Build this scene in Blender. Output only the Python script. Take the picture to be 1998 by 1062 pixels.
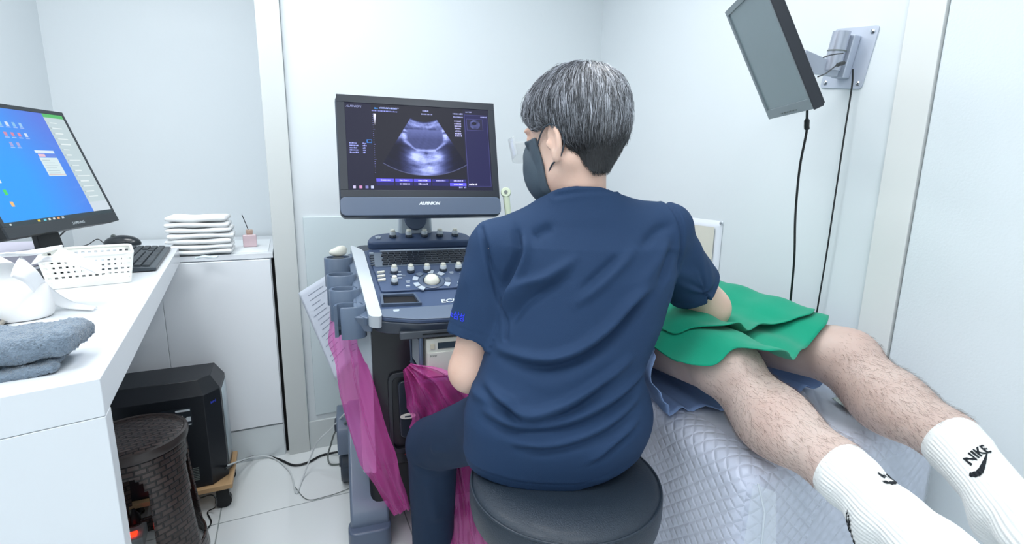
import bpy, bmesh, math, random
import numpy as np
from mathutils import Vector, Matrix
from mathutils.bvhtree import BVHTree

for _o in list(bpy.data.objects): bpy.data.objects.remove(_o)
scene = bpy.context.scene
COL = scene.collection

# ------------------------------------------------------------ camera
H = 1.2
F = np.array([0, .9811, -.1934]); F /= np.linalg.norm(F)
R = np.array([.99987, .00313, .0159]); R -= F*R.dot(F); R /= np.linalg.norm(R)
U = np.cross(R, F)
CAM = np.array([0, 0, H])
cd = bpy.data.cameras.new('camera'); cam = bpy.data.objects.new('camera', cd); COL.objects.link(cam)
cd.sensor_width = 36; cd.lens = 960/1998*36; cd.clip_start = .01
cam.matrix_world = Matrix(((R[0], U[0], -F[0], 0), (R[1], U[1], -F[1], 0), (R[2], U[2], -F[2], H), (0, 0, 0, 1)))
scene.camera = cam

def ray(px, py): return F+R*(px-999)/960+U*(531-py)/960
def at_z(px, py, z):
    d = ray(px, py); return CAM+d*((z-H)/d[2])
def at_t(px, py, t): return CAM+ray(px, py)*t
def at_plane(px, py, p0, n):
    d = ray(px, py); return CAM+d*(np.dot(np.array(p0)-CAM, n)/np.dot(d, n))

# ------------------------------------------------------------ world, light, exposure
w = bpy.data.worlds.new('world'); scene.world = w; w.use_nodes = True
w.node_tree.nodes['Background'].inputs[0].default_value = (.80, .92, 1, 1)
w.node_tree.nodes['Background'].inputs[1].default_value = .5
scene.view_settings.view_transform = 'Standard'; scene.view_settings.look = 'None'
scene.view_settings.exposure = 0.2; scene.view_settings.gamma = 1

def area(name, loc, size, sy, power, rot=(0, 0, 0), color=(1, 1, 1)):
    l = bpy.data.lights.new(name, 'AREA'); l.shape = 'RECTANGLE'; l.size = size; l.size_y = sy
    l.energy = power; l.color = color
    o = bpy.data.objects.new(name, l); COL.objects.link(o); o.location = loc; o.rotation_euler = rot
    return o
CEIL = 2.4
LAMPS = [(-1.0, 1.35), (.05, 1.25), (-.75, .15), (.45, .1), (-.1, -.95)]
for i, (x, y) in enumerate(LAMPS):
    area('ceiling_lamp_light', (x, y, CEIL-.05), .6, .6, [6.0, 6.8, 5.6, 4.4, 5.8][i], (0, 0, math.radians(24.8)), (1, .985, .975))

# ------------------------------------------------------------ materials
def lin(c):
    if isinstance(c, str): c = [int(c[i:i+2], 16)/255 for i in (0, 2, 4)]
    return tuple((v/12.92 if v <= .04045 else ((v+.055)/1.055)**2.4) for v in c)+(1,)
MATS = {}
def mat(name, c, rough=.5, metal=0, bump=None, vary=0, vscale=8, spec=.5, sss=0, alpha=1, trans=0, emit=None, estr=1, coat=0, sheen=0, ior=1.45):
    if name in MATS: return MATS[name]
    m = bpy.data.materials.new(name); m.use_nodes = True; nt = m.node_tree
    b = nt.nodes['Principled BSDF']; I = b.inputs
    I['Base Color'].default_value = lin(c); I['Roughness'].default_value = rough; I['Metallic'].default_value = metal
    I['Specular IOR Level'].default_value = spec; I['IOR'].default_value = ior
    if sss: I['Subsurface Weight'].default_value = sss; I['Subsurface Radius'].default_value = (.012, .005, .003); I['Subsurface Scale'].default_value = 1
    if alpha < 1: I['Alpha'].default_value = alpha
    if trans: I['Transmission Weight'].default_value = trans
    if coat: I['Coat Weight'].default_value = coat; I['Coat Roughness'].default_value = .1
    if sheen: I['Sheen Weight'].default_value = sheen
    if emit: I['Emission Color'].default_value = lin(emit); I['Emission Strength'].default_value = estr
    tc = nt.nodes.new('ShaderNodeTexCoord')
    if vary:
        n = nt.nodes.new('ShaderNodeTexNoise'); n.inputs['Scale'].default_value = vscale; n.inputs['Detail'].default_value = 5
        nt.links.new(tc.outputs['Object'], n.inputs['Vector'])
        mx = nt.nodes.new('ShaderNodeMix'); mx.data_type = 'RGBA'
        a = lin(c); mx.inputs[6].default_value = tuple(v*(1-vary) for v in a[:3])+(1,); mx.inputs[7].default_value = tuple(min(1, v*(1+vary)) for v in a[:3])+(1,)
        nt.links.new(n.outputs['Fac'], mx.inputs[0]); nt.links.new(mx.outputs[2], I['Base Color'])
    if bump:
        n = nt.nodes.new('ShaderNodeTexNoise'); n.inputs['Scale'].default_value = bump[0]; n.inputs['Detail'].default_value = bump[2] if len(bump) > 2 else 3
        nt.links.new(tc.outputs['Object'], n.inputs['Vector'])
        bp = nt.nodes.new('ShaderNodeBump'); bp.inputs['Strength'].default_value = bump[1]; bp.inputs['Distance'].default_value = .002
        nt.links.new(n.outputs['Fac'], bp.inputs['Height']); nt.links.new(bp.outputs[0], I['Normal'])
    MATS[name] = m; return m
def nodes(m): return m.node_tree, m.node_tree.nodes['Principled BSDF']

M_wall = mat('wall_paint', 'DDE4E8', .45, bump=(60, .12), vary=.012, vscale=2, coat=.05)
M_wallp = mat('wallpaper', 'DBE3E7', .6, bump=(180, .35), vary=.012)
M_frame = mat('frame_cream', 'D2D7D6', .4, vary=.01)
M_panel = mat('door_panel', 'D3E0E4', .25, coat=.3)
M_white = mat('white_laminate', 'E6EBF0', .28, coat=.25, spec=.5)
M_whitecab = mat('cabinet_white', 'F2F7FC', .2, coat=.6)
M_cable = mat('black_rubber', '15191C', .45)
M_wcable = mat('white_cable_plastic', 'D8DEE0', .4)
M_gcable = mat('grey_cable_plastic', '6E7674', .5)
M_blackp = mat('black_plastic', '14171B', .4, bump=(300, .1))
M_dark = mat('charcoal_plastic', '2A2E33', .45)
M_chrome = mat('brushed_aluminium', 'B9BFC6', .3, 1)
M_bolt = mat('bolt_steel', 'D0D4D8', .2, 1)

def tile_floor():
    m = mat('floor_tiles', 'DCE3E4', .12, coat=.4); nt, b = nodes(m)
    tc = nt.nodes.new('ShaderNodeTexCoord'); mp = nt.nodes.new('ShaderNodeMapping'); mp.inputs['Rotation'].default_value[2] = -math.radians(24.8)
    mp.inputs['Location'].default_value = (.28, .02, 0)
    br = nt.nodes.new('ShaderNodeTexBrick'); br.offset = 0; br.inputs['Scale'].default_value = 1
    br.inputs['Brick Width'].default_value = .6; br.inputs['Row Height'].default_value = .6; br.inputs['Mortar Size'].default_value = .0022
    br.inputs['Color1'].default_value = lin('EBF0F1'); br.inputs['Color2'].default_value = lin('E9EEF0'); br.inputs['Mortar'].default_value = lin('9FA8A8')
    nt.links.new(tc.outputs['Object'], mp.inputs[0]); nt.links.new(mp.outputs[0], br.inputs['Vector']); nt.links.new(br.outputs['Color'], b.inputs['Base Color'])
    return m
M_floor = tile_floor()

# ------------------------------------------------------------ mesh helpers
class MB:
    def __init__(s): s.v = []; s.f = []
    def add(s, vs, fs):
        n = len(s.v); s.v += [tuple(map(float, p)) for p in vs]; s.f += [tuple(i+n for i in f) for f in fs]; return s
    def box(s, lo, hi, rot=0, pivot=None):
        x0, y0, z0 = lo; x1, y1, z1 = hi
        vs = [(x, y, z) for z in (z0, z1) for x, y in ((x0, y0), (x1, y0), (x1, y1), (x0, y1))]
        if rot:
            cx, cy = pivot or ((x0+x1)/2, (y0+y1)/2); c, q = math.cos(rot), math.sin(rot)
            vs = [(cx+(x-cx)*c-(y-cy)*q, cy+(x-cx)*q+(y-cy)*c, z) for x, y, z in vs]
        return s.add(vs, [(3, 2, 1, 0), (4, 5, 6, 7), (0, 1, 5, 4), (1, 2, 6, 5), (2, 3, 7, 6), (3, 0, 4, 7)])
    def hexa(s, vs): return s.add(vs, [(3, 2, 1, 0), (4, 5, 6, 7), (0, 1, 5, 4), (1, 2, 6, 5), (2, 3, 7, 6), (3, 0, 4, 7)])
    def prism(s, poly, d):
        """poly: 3D points, extruded by vector d"""
        n = len(poly); d = np.array(d); vs = [tuple(p) for p in poly]+[tuple(np.array(p)+d) for p in poly]
        return s.add(vs, [tuple(range(n))[::-1], tuple(range(n, 2*n))]+[(i, (i+1) % n, (i+1) % n+n, i+n) for i in range(n)])
    def tube(s, pts, r, n=8, caps=True):
        pts = [np.array(p, float) for p in pts]; rs = r if hasattr(r, '__len__') else [r]*len(pts)
        vs = []; up = None
        for i, p in enumerate(pts):
            t = pts[min(i+1, len(pts)-1)]-pts[max(i-1, 0)]; t /= np.linalg.norm(t)+1e-12
            if up is None: up = np.array([0, 0, 1.]) if abs(t[2]) < .9 else np.array([1., 0, 0])
            a = np.cross(t, up); a /= np.linalg.norm(a)+1e-12; b = np.cross(a, t); up = b
            for k in range(n):
                th = 2*math.pi*k/n; vs.append(p+(a*math.cos(th)+b*math.sin(th))*rs[i])
        fs = [(i*n+k, i*n+(k+1) % n, (i+1)*n+(k+1) % n, (i+1)*n+k) for i in range(len(pts)-1) for k in range(n)]
        if caps: fs += [tuple(range(n))[::-1], tuple(range((len(pts)-1)*n, len(pts)*n))]
        return s.add(vs, fs)
    def cyl(s, a, b, r0, r1=None, n=24): return s.tube([a, b], [r0, r0 if r1 is None else r1], n)
    def lathe(s, prof, c=(0, 0, 0), n=32, axis=(0, 0, 1), sx=1, sy=1):
        ax = np.array(axis, float); ax /= np.linalg.norm(ax)
        e = np.array([1., 0, 0]) if abs(ax[0]) < .9 else np.array([0, 1., 0]); a = e-ax*e.dot(ax); a /= np.linalg.norm(a); b = np.cross(ax, a)
        c = np.array(c, float); vs = []
        for r, z in prof:
            for k in range(n):
                th = 2*math.pi*k/n; vs.append(c+ax*z+(a*math.cos(th)*sx+b*math.sin(th)*sy)*r)
        m = len(prof)
        fs = [(i*n+k, i*n+(k+1) % n, (i+1)*n+(k+1) % n, (i+1)*n+k) for i in range(m-1) for k in range(n)]
        fs += [tuple(range(n))[::-1], tuple(range((m-1)*n, m*n))]
        return s.add(vs, fs)
    def grid(s, fn, nu, nv, closed=False):
        vs = [fn(i/nu, j/nv) for j in range(nv+1) for i in range(nu+1)]
        return s.add(vs, [(j*(nu+1)+i, j*(nu+1)+i+1, (j+1)*(nu+1)+i+1, (j+1)*(nu+1)+i) for j in range(nv) for i in range(nu)])
    def xf(s, M):
        M = Matrix(M) if not isinstance(M, Matrix) else M
        s.v = [tuple(M @ Vector(p)) for p in s.v]; return s
    def build(s, name, m, parent=None, **k): return obj(name, s.v, s.f, m, parent, **k)

def obj(name, v, f, m, parent=None, world=True, bevel=0, seg=2, smooth=True, angle=35, solid=0, offset=0, sub=0, kind=None, label=None):
    """world=True: coordinates are world ones, moved into the parent's frame"""
    me = bpy.data.meshes.new(name)
    if isinstance(v, np.ndarray):
        v = v.astype(float)
    o = bpy.data.objects.new(name, me)
    if parent is not None:
        o.parent = parent
    if parent is not None and world:
        Mi = np.array(frame(parent).inverted()); vv = np.array(v, float); vv = vv@Mi[:3, :3].T+Mi[:3, 3]; v = vv
    me.from_pydata([tuple(p) for p in np.array(v, float).tolist()], [], [tuple(q) for q in (f.tolist() if isinstance(f, np.ndarray) else f)])
    me.update()
    bm = bmesh.new(); bm.from_mesh(me)
    if not isinstance(f, np.ndarray): bmesh.ops.recalc_face_normals(bm, faces=bm.faces)
    bm.to_mesh(me); bm.free()
    me.materials.append(m)
    if smooth:
        me.polygons.foreach_set('use_smooth', [True]*len(me.polygons))
        if angle: me.set_sharp_from_angle(angle=math.radians(angle))
    COL.objects.link(o)
    if solid:
        md = o.modifiers.new('solid', 'SOLIDIFY'); md.thickness = solid; md.offset = offset
    if bevel:
        md = o.modifiers.new('bevel', 'BEVEL'); md.width = bevel; md.segments = seg; md.limit_method = 'ANGLE'; md.angle_limit = math.radians(40)
        md.harden_normals = True
    if sub:
        md = o.modifiers.new('sub', 'SUBSURF'); md.levels = sub; md.render_levels = sub
    if kind: o['kind'] = kind
    if label: o['label'] = label
    return o

def frame(o):
    M = o.matrix_basis.copy()
    while o.parent: o = o.parent; M = o.matrix_basis @ M
    return M
def thing(name, loc, label, cat, rz=0, group=None):
    o = bpy.data.objects.new(name, None); COL.objects.link(o); o.location = tuple(map(float, loc)); o.rotation_euler = (0, 0, rz)
    o.empty_display_size = .05; o['label'] = label; o['category'] = cat
    if group: o['group'] = group
    return o
def tag(o, label, cat, group=None):
    o['label'] = label; o['category'] = cat
    if group: o['group'] = group
    return o
def centre(o):
    """put the origin of a one-mesh thing at its own base"""
    me = o.data; n = len(me.vertices); a = np.empty(n*3); me.vertices.foreach_get('co', a); a = a.reshape(-1, 3)
    c = np.array([a[:, 0].mean(), a[:, 1].mean(), a[:, 2].min()]); a -= c; me.vertices.foreach_set('co', a.ravel()); o.location = c; me.update(); return o
def copy_tree(o, parent=None):
    c = o.copy(); COL.objects.link(c); c.parent = parent
    for ch in [x for x in bpy.data.objects if x.parent == o]: copy_tree(ch, c)
    return c
def dup(o, loc, rz=None, label=None):
    c = copy_tree(o); c.location = tuple(map(float, loc))
    if rz is not None: c.rotation_euler = (0, 0, rz)
    if label: c['label'] = label
    return c
def smoothpath(pts, n=8):
    P = [np.array(p, float) for p in pts]; P = [2*P[0]-P[1]]+P+[2*P[-1]-P[-2]]; out = []
    for i in range(1, len(P)-2):
        for k in range(n):
            t = k/n; a, b, c, d = P[i-1:i+3]
            out.append(.5*((2*b)+(-a+c)*t+(2*a-5*b+4*c-d)*t*t+(-a+3*b-3*c+d)*t**3))
    out.append(P[-2]); return out
def text_mesh(s, size, M, m, parent, name='lettering', shear=0, depth=.0004, world=True, label=None, align='CENTER', bold=0):
    cu = bpy.data.curves.new('t', 'FONT'); cu.body = s; cu.size = size; cu.extrude = depth; cu.align_x = align; cu.shear = shear; cu.offset = bold
    t = bpy.data.objects.new('t', cu); COL.objects.link(t); bpy.context.view_layer.update()
    me = bpy.data.meshes.new_from_object(t.evaluated_get(bpy.context.evaluated_depsgraph_get()))
    v = [tuple(M @ x.co) for x in me.vertices]; f = [tuple(p.vertices) for p in me.polygons]
    bpy.data.objects.remove(t); bpy.data.curves.remove(cu); bpy.data.meshes.remove(me)
    return obj(name, v, f, m, parent, world=world, smooth=False, label=label)
def basis(x, y, z, o):
    return Matrix(((x[0], y[0], z[0], o[0]), (x[1], y[1], z[1], o[1]), (x[2], y[2], z[2], o[2]), (0, 0, 0, 1)))

# ---- implicit surfaces -> one continuous mesh (surface nets)
def cap(P, a, b, ra, rb=None):
    a = np.array(a, np.float32); b = np.array(b, np.float32); rb = ra if rb is None else rb
    pa = P-a; ba = b-a; h = np.clip(pa@ba/ba.dot(ba), 0, 1)
    return np.linalg.norm(pa-h[:, None]*ba, axis=1)-(ra+(rb-ra)*h)
def ell(P, c, r, M=None):
    q = P-np.array(c, np.float32)
    if M is not None: q = q@np.array(M, np.float32).T
    r = np.array(r, np.float32); k0 = np.linalg.norm(q/r, axis=1); k1 = np.linalg.norm(q/(r*r), axis=1)+1e-9
    return k0*(k0-1)/k1
def smin(a, b, k):
    h = np.clip(.5+.5*(b-a)/k, 0, 1); return b+(a-b)*h-k*h*(1-h)
def smax(a, b, k): return -smin(-a, -b, k)
def loft(P, rings, rot=0, p=2.0):
    rg = np.array(rings, np.float32); z = P[:, 2]
    cx, cy, rx, ry = [np.interp(z, rg[:, 0], rg[:, i]) for i in (1, 2, 3, 4)]
    c, s = math.cos(rot), math.sin(rot); dx = P[:, 0]-cx; dy = P[:, 1]-cy
    x = dx*c+dy*s; y = -dx*s+dy*c
    k = (np.abs(x/rx)**p+np.abs(y/ry)**p)**(1/p)
    g = np.sqrt((x/rx**2)**2+(y/ry**2)**2)/np.maximum(k, 1e-3)
    d = (k-1)/np.maximum(g, 1e-3)*1.0
    d = np.where(k < .3, -np.minimum(rx, ry)*.7, d)
    return smax(d, np.maximum(rg[0, 0]-z, z-rg[-1, 0]), .02)
def sdf_mesh(fn, lo, hi, h, newton=1):
    lo = np.array(lo, float); n = np.ceil((np.array(hi)-lo)/h).astype(int)+1
    B = 8; nb = (n+B-1)//B; n = nb*B
    ci = np.stack(np.meshgrid(*[np.arange(k) for k in nb], indexing='ij'), -1).reshape(-1, 3)
    cc = (lo+(ci+.5)*B*h).astype(np.float32)
    d = fn(cc); act = ci[np.abs(d) < B*h*1.6]
    V = np.full(n, 1., np.float32)
    dd = np.sign(d).reshape(nb); V[:] = np.repeat(np.repeat(np.repeat(dd, B, 0), B, 1), B, 2)
    off = np.stack(np.meshgrid(*[np.arange(B)]*3, indexing='ij'), -1).reshape(-1, 3)
    for s in range(0, len(act), 1500):
        idx = (act[s:s+1500, None, :]*B+off[None]).reshape(-1, 3)
        V[idx[:, 0], idx[:, 1], idx[:, 2]] = fn((lo+idx*h).astype(np.float32))
    S = V < 0
    c = np.zeros(np.array(V.shape)-1, np.int8)
    for dx in (0, 1):
        for dy in (0, 1):
            for dz in (0, 1): c += S[dx:dx+c.shape[0], dy:dy+c.shape[1], dz:dz+c.shape[2]]
    cells = np.argwhere((c > 0) & (c < 8)); vid = np.full(c.shape, -1, np.int64); vid[tuple(cells.T)] = np.arange(len(cells))
    acc = np.zeros((len(cells), 3)); cnt = np.zeros(len(cells))
    cor = [(i, j, k) for i in (0, 1) for j in (0, 1) for k in (0, 1)]
    for a in cor:
        for b in cor:
            if sum(b)-sum(a) == 1 and all(y >= x for x, y in zip(a, b)):
                va = V[cells[:, 0]+a[0], cells[:, 1]+a[1], cells[:, 2]+a[2]]; vb = V[cells[:, 0]+b[0], cells[:, 1]+b[1], cells[:, 2]+b[2]]
                m = (va < 0) != (vb < 0); t = np.where(m, va/(va-vb+1e-20), 0)
                p = np.array(a)+(np.array(b)-np.array(a))*t[:, None]
                acc[m] += p[m]; cnt[m] += 1
    vs = lo+(cells+acc/cnt[:, None])*h
    fs = []
    for ax in range(3):
        o1, o2 = [(1, 2), (2, 0), (0, 1)][ax]
        sl = [slice(0, -1)]*3; A = S; a0 = [slice(None)]*3; a1 = [slice(None)]*3; a0[ax] = slice(0, -1); a1[ax] = slice(1, None)
        ch = A[tuple(a0)] != A[tuple(a1)]; e = np.argwhere(ch)
        e = e[(e[:, o1] > 0) & (e[:, o2] > 0) & (e[:, o1] < c.shape[o1]) & (e[:, o2] < c.shape[o2])]
        def g(d1, d2):
            q = e.copy(); q[:, o1] -= d1; q[:, o2] -= d2; return vid[q[:, 0], q[:, 1], q[:, 2]]
        q = np.stack([g(1, 1), g(0, 1), g(0, 0), g(1, 0)], 1)
        fl = ~S[e[:, 0], e[:, 1], e[:, 2]]; q[fl] = q[fl][:, ::-1]
        fs.append(q)
    fs = np.concatenate(fs); fs = fs[(fs >= 0).all(1)]
    for _ in range(newton):
        p = vs.astype(np.float32); f0 = fn(p); G = np.stack([fn(p+np.eye(3, dtype=np.float32)[i]*.001)-f0 for i in range(3)], 1)/.001
        g2 = (G**2).sum(1)+1e-6; st = -(f0/np.maximum(g2, .3))[:, None]*G; l = np.linalg.norm(st, axis=1, keepdims=True); st *= np.minimum(1, h*.5/(l+1e-9)); vs = vs+st
    return vs, fs
def vnormals(v, f):
    fn = np.cross(v[f[:, 2]]-v[f[:, 0]], v[f[:, 3]]-v[f[:, 1]]) if f.shape[1] == 4 else np.cross(v[f[:, 1]]-v[f[:, 0]], v[f[:, 2]]-v[f[:, 0]])
    n = np.zeros_like(v)
    for k in range(f.shape[1]): np.add.at(n, f[:, k], fn)
    return n/(np.linalg.norm(n, axis=1, keepdims=True)+1e-12)
def seg_dist(P, pts):
    """distance to a polyline and position along it 0..1 (any dimension)"""
    pts = np.array(pts, float); best = np.full(len(P), 1e9); tt = np.zeros(len(P)); n = len(pts)-1
    for i in range(n):
        a, b = pts[i], pts[i+1]; ba = b-a; hh = np.clip(((P-a)@ba)/(ba@ba+1e-12), 0, 1); d = np.linalg.norm(P-a-hh[:, None]*ba, axis=1)
        m = d < best; best[m] = d[m]; tt[m] = (i+hh[m])/n
    return best, tt
def vnoise(P, s, seed=0):
    """smooth pseudo-noise as sums of sines"""
    rg = np.random.RandomState(seed); o = np.zeros(len(P))
    for k in range(7):
        d = rg.normal(size=3); d /= np.linalg.norm(d); o += np.sin(P@d*s*(.6+.25*k)+rg.uniform(0, 6.28))/(1+.35*k)
    return o/3.5
def color_attr(o, cols, name='tone'):
    a = o.data.color_attributes.new(name, 'FLOAT_COLOR', 'POINT'); c = np.ones((len(o.data.vertices), 4), np.float32); c[:, :cols.shape[1]] = cols; a.data.foreach_set('color', c.ravel())
def attr_mat(name, rough=.5, spec=.5, emit=0, attr='tone', sss=0, sheen=0, bump=None):
    m = mat(name, 'FFFFFF', rough, spec=spec, sss=sss, sheen=sheen, bump=bump); nt, b = nodes(m)
    a = nt.nodes.new('ShaderNodeVertexColor'); a.layer_name = attr
    if emit:
        b.inputs['Base Color'].default_value = (0.01, .01, .01, 1); nt.links.new(a.outputs[0], b.inputs['Emission Color']); b.inputs['Emission Strength'].default_value = emit
    else: nt.links.new(a.outputs[0], b.inputs['Base Color'])
    return m

# ------------------------------------------------------------ the room
AX = np.array([math.cos(math.radians(24.8)), math.sin(math.radians(24.8)), 0])   # along the back wall
BX = np.array([-AX[1], AX[0], 0])                                                # away from the camera
Z1 = np.array([0, 0, 1.])
P0 = np.array([-.95, 1.935, 0])                                                  # left foot of the door frame
def struct(o): o['kind'] = 'structure'; return o
def oriented(name, origin, ax, ay, lo, hi, m, **k):
    M = basis(ax, ay, Z1, origin); return MB().box(lo, hi).xf(M).build(name, m, **k)
# corner of back wall and right wall
cs = (.165*P0[1]-P0[0])/(AX[0]-.165*AX[1]); COR = P0+AX*cs
RW = np.array([.415, -1, 0]); RW /= np.linalg.norm(RW); RN = np.array([-RW[1], RW[0], 0])  # RN points out of the room (right)
LC = np.array([-1.98, 2.27, 0]); LW = np.array([.33, -1, 0]); LW /= np.linalg.norm(LW)
struct(MB().box((-3.2, -2.4, -.1), (3.2, 4.2, 0)).build('floor', M_floor))
struct(MB().box((-3.2, -2.4, CEIL), (3.2, 4.2, CEIL+.1)).build('ceiling', mat('ceiling_white', 'EEF2F3', .8)))
struct(oriented('wall_left', LC, LW, np.array([LW[1], -LW[0], 0]), (-.3, 0, 0), (4.5, .1, CEIL), M_wall))
RE = P0-AX*0+BX*.62
struct(oriented('wall_back', RE, AX, BX, (-1.12, 0, 0), (.06, .1, CEIL), M_wall))
struct(oriented('wall_back_panel', P0, AX, BX, (.085, .012, 0), (cs+.1, .1, CEIL), M_wall))
struct(oriented('wall_return', P0, AX, BX, (0, .06, 0), (.04, .62, CEIL), M_wall))
struct(oriented('wall_right', COR, RW, RN, (-.12, 0, 0), (4.5, .1, CEIL), M_wall))
struct(MB().box((-3.1, -1.7, 0), (3.1, -1.6, CEIL)).build('wall_rear', M_wall))
# door frame and the glazed panel beside it
struct(oriented('trim_1', P0, AX, BX, (0, -.012, 0), (.082, .06, CEIL), M_frame, bevel=.002))
struct(oriented('trim_2', P0, AX, BX, (.082, .0, 0), (.5, .012, .13), mat('panel_rail', 'D2D9DA', .35), bevel=.002))
struct(oriented('door_1', P0, AX, BX, (.115, .004, .155), (.50, .012, 1.02), M_panel, bevel=.002))
struct(oriented('baseboard_back', P0, AX, BX, (.5, .0, 0), (cs, .012, .10), M_frame, bevel=.002))
struct(oriented('baseboard_right', COR, RW, RN, (0, -.012, 0), (2.6, 0, .10), M_frame, bevel=.002))
# right: post and wallpapered door leaf nearer to the camera
def rw_s(px, py):   # distance along right wall of a pixel
    return float(np.dot(at_plane(px, py, COR, RN)-COR, RW))
s1 = rw_s(1858, 10)
struct(oriented('trim_3', COR, RW, RN, (s1-.085, -.014, 0), (s1-.004, 0, CEIL), mat('post_cream', 'DFE2E1', .45), bevel=.002))
struct(oriented('door_2', COR, RW, RN, (s1+.002, -.012, .01), (s1+.95, 0, CEIL-.1), M_wallp, bevel=.002))
# ceiling lamps
for i, (x, y) in enumerate(LAMPS):
    L = thing('ceiling_light', (x, y, CEIL-.03), ['square ceiling light panel above the far end of the desk', 'square ceiling light panel above the seated person', 'square ceiling light panel above the near end of the desk', 'square ceiling light panel above the foot of the exam bed', 'square ceiling light panel behind the camera'][i], 'ceiling light', math.radians(24.8))
    MB().box((-.31, -.31, 0), (.31, .31, .03)).build('lamp_frame', M_white, L, world=False, bevel=.003)
    MB().box((-.295, -.295, -.006), (.295, .295, 0)).build('diffuser', mat('lamp_diffuser', 'FFFFFF', .5, emit='F4FAFF', estr=4), L, world=False)
# ------------------------------------------------------------ desk and cabinet
DZ = .92
D0 = at_z(195, 739, DZ); D1 = at_z(349, 482, DZ); D0[2] = D1[2] = 0
dl = np.linalg.norm(D1-D0); DX = (D1-D0)/dl; DN = np.array([-DX[1], DX[0], 0])          # DN points left, over the desk
dk = thing('desk', D0, 'white laminate built-in desk along the left wall with solid end panel', 'desk')
wl = .50
# ends skewed parallel to the back wall
def dpt(s, n, z): return tuple(D0+DX*s+DN*n+Z1*z)
sk = -.11
def slab(s0, s1_, n0, n1, z0, z1): return MB().hexa([dpt(s0+sk*0-(n0)*.16, n0, z0), dpt(s1_-.0, n0, z0), dpt(s1_, n1, z0), dpt(s0-(n1)*.16, n1, z0), dpt(s0-n0*.16, n0, z1), dpt(s1_, n0, z1), dpt(s1_, n1, z1), dpt(s0-n1*.16, n1, z1)])
slab(0, dl-.01, 0, wl, DZ-.055, DZ).build('worktop', M_white, dk, bevel=.0015)
slab(0, .035, .0, wl, 0, DZ-.0555).build('end_panel', M_white, dk, bevel=.0015)
slab(.1, dl-.02, wl-.03, wl-.012, .3, DZ-.0555).build('modesty_panel', mat('panel_shade_white', 'E3E8EE', .4), dk)
# cabinet
CZ = .88
cb = thing('cabinet', P0-AX*.5+BX*.01, 'glossy white floor cabinet between the desk end and the door frame', 'cabinet')
oc = P0+BX*.02
def cbox(lo, hi): return MB().box(lo, hi).xf(basis(AX, BX, Z1, oc))
cbox((-.62, 0, .0), (-.012, .57, CZ-.02)).build('body', M_whitecab, cb, bevel=.001)
cbox((-.63, -.012, CZ-.02), (-.004, .58, CZ)).build('top', M_white, cb, bevel=.001)
cbox((-.385, -.02, .15), (-.016, -.001, CZ-.024)).build('door', M_whitecab, cb, bevel=.002)
cbox((-.62, -.02, .15), (-.3858, -.001, CZ-.024)).build('side_panel', M_whitecab, cb, bevel=.002)
cbox((-.62, -.016, 0), (-.016, -.001, .142)).build('plinth', mat('plinth_white', 'DFE7EA', .2, coat=.4), cb, bevel=.001)
cbox((-.0115, .012, .0), (-.0015, .03, CZ-.03)).build('side_gap_shade', mat('gap_shade_black', '0C0E10', .8), cb)  # black strip painted as the shadow between cabinet and door frame
mt = cbox((-.40, .02, CZ), (-.02, .42, CZ+.003)).build('table_mat', mat('mat_white', 'EDF3F6', .8, bump=(150, .3)), bevel=.001)
tag(centre(mt), 'thin white cloth mat lying on the white cabinet top', 'mat')
def cab(px, py, y): # point at depth y behind the cabinet face on its top
    p = at_z(px, py, CZ+.003); return p
# towels: stack of seven
M_towel = mat('towel_white', 'F4F7F8', .9, bump=(450, .6), sheen=.3)
tc0 = at_z(394, 497, CZ+.003); tc0 = tc0+BX*.05
def folded(mb, w_, d_, h_, seed, ox=0, oy=0, rot=0):
    """folded cloth: rounded slab whose front shows the folded edge, slightly wavy"""
    rg = random.Random(seed); n = 40; ph = [rg.uniform(0, 6) for _ in range(4)]
    ring = []
    for k in range(16):
        t = 2*math.pi*k/16; c, s_ = math.cos(t), math.sin(t)
        ring.append((math.copysign(abs(c)**.35, c), math.copysign(abs(s_)**.7, s_)))
    vs = []
    for i in range(n+1):
        u = i/n; e = 1-max(0, abs(u-.5)*2-.9)*3.2
        for (a, b) in ring:
            y = a*d_/2*(.97+.02*math.sin(9*u+ph[0])); z = h_/2+b*h_/2*e+.0012*math.sin(12*u+ph[1]+a*2)*b
            x = (u-.5)*w_*(1+.012*math.sin(5*a+ph[2]))
            z += .0015*math.sin(7*u+ph[3])
            vs.append((x, y, z))
    fs = [(i*16+k, i*16+(k+1) % 16, (i+1)*16+(k+1) % 16, (i+1)*16+k) for i in range(n) for k in range(16)]
    fs += [tuple(range(16))[::-1], tuple(range(n*16, n*16+16))]
    M = Matrix.Translation((ox, oy, 0)) @ Matrix.Rotation(rot, 4, 'Z')
    return mb.add([tuple(M @ Vector(p)) for p in vs], fs)
zz = CZ+.004; tw = None
tl_names = ['bottom towel of the white folded stack on the cabinet', 'second white folded towel from the bottom of the stack on the cabinet', 'third white folded towel from the bottom of the cabinet stack', 'middle white folded towel of the stack on the cabinet', 'third white folded towel from the top of the cabinet stack', 'second white folded towel from the top of the cabinet stack', 'topmost white folded towel of the stack on the cabinet']
for i in range(7):
    hh = [.020, .019, .022, .021, .02, .021, .023][i]
    mb = folded(MB(), [.205, .20, .21, .215, .21, .205, .195][i], .15, hh*1.02, i)
    t = mb.build('folded_towel', M_towel, None, world=False, angle=0)
    t.location = tuple(tc0+AX*[0, .004, -.003, .003, .0, -.004, -.004][i]+Z1*(zz-tc0[2])); t.rotation_euler = (0, 0, math.radians(24.8+[0, 1, -1, 2, -1, 0, -2][i]))
    tag(t, tl_names[i], 'towel', 'white towels stacked on the cabinet'); zz += hh
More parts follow.
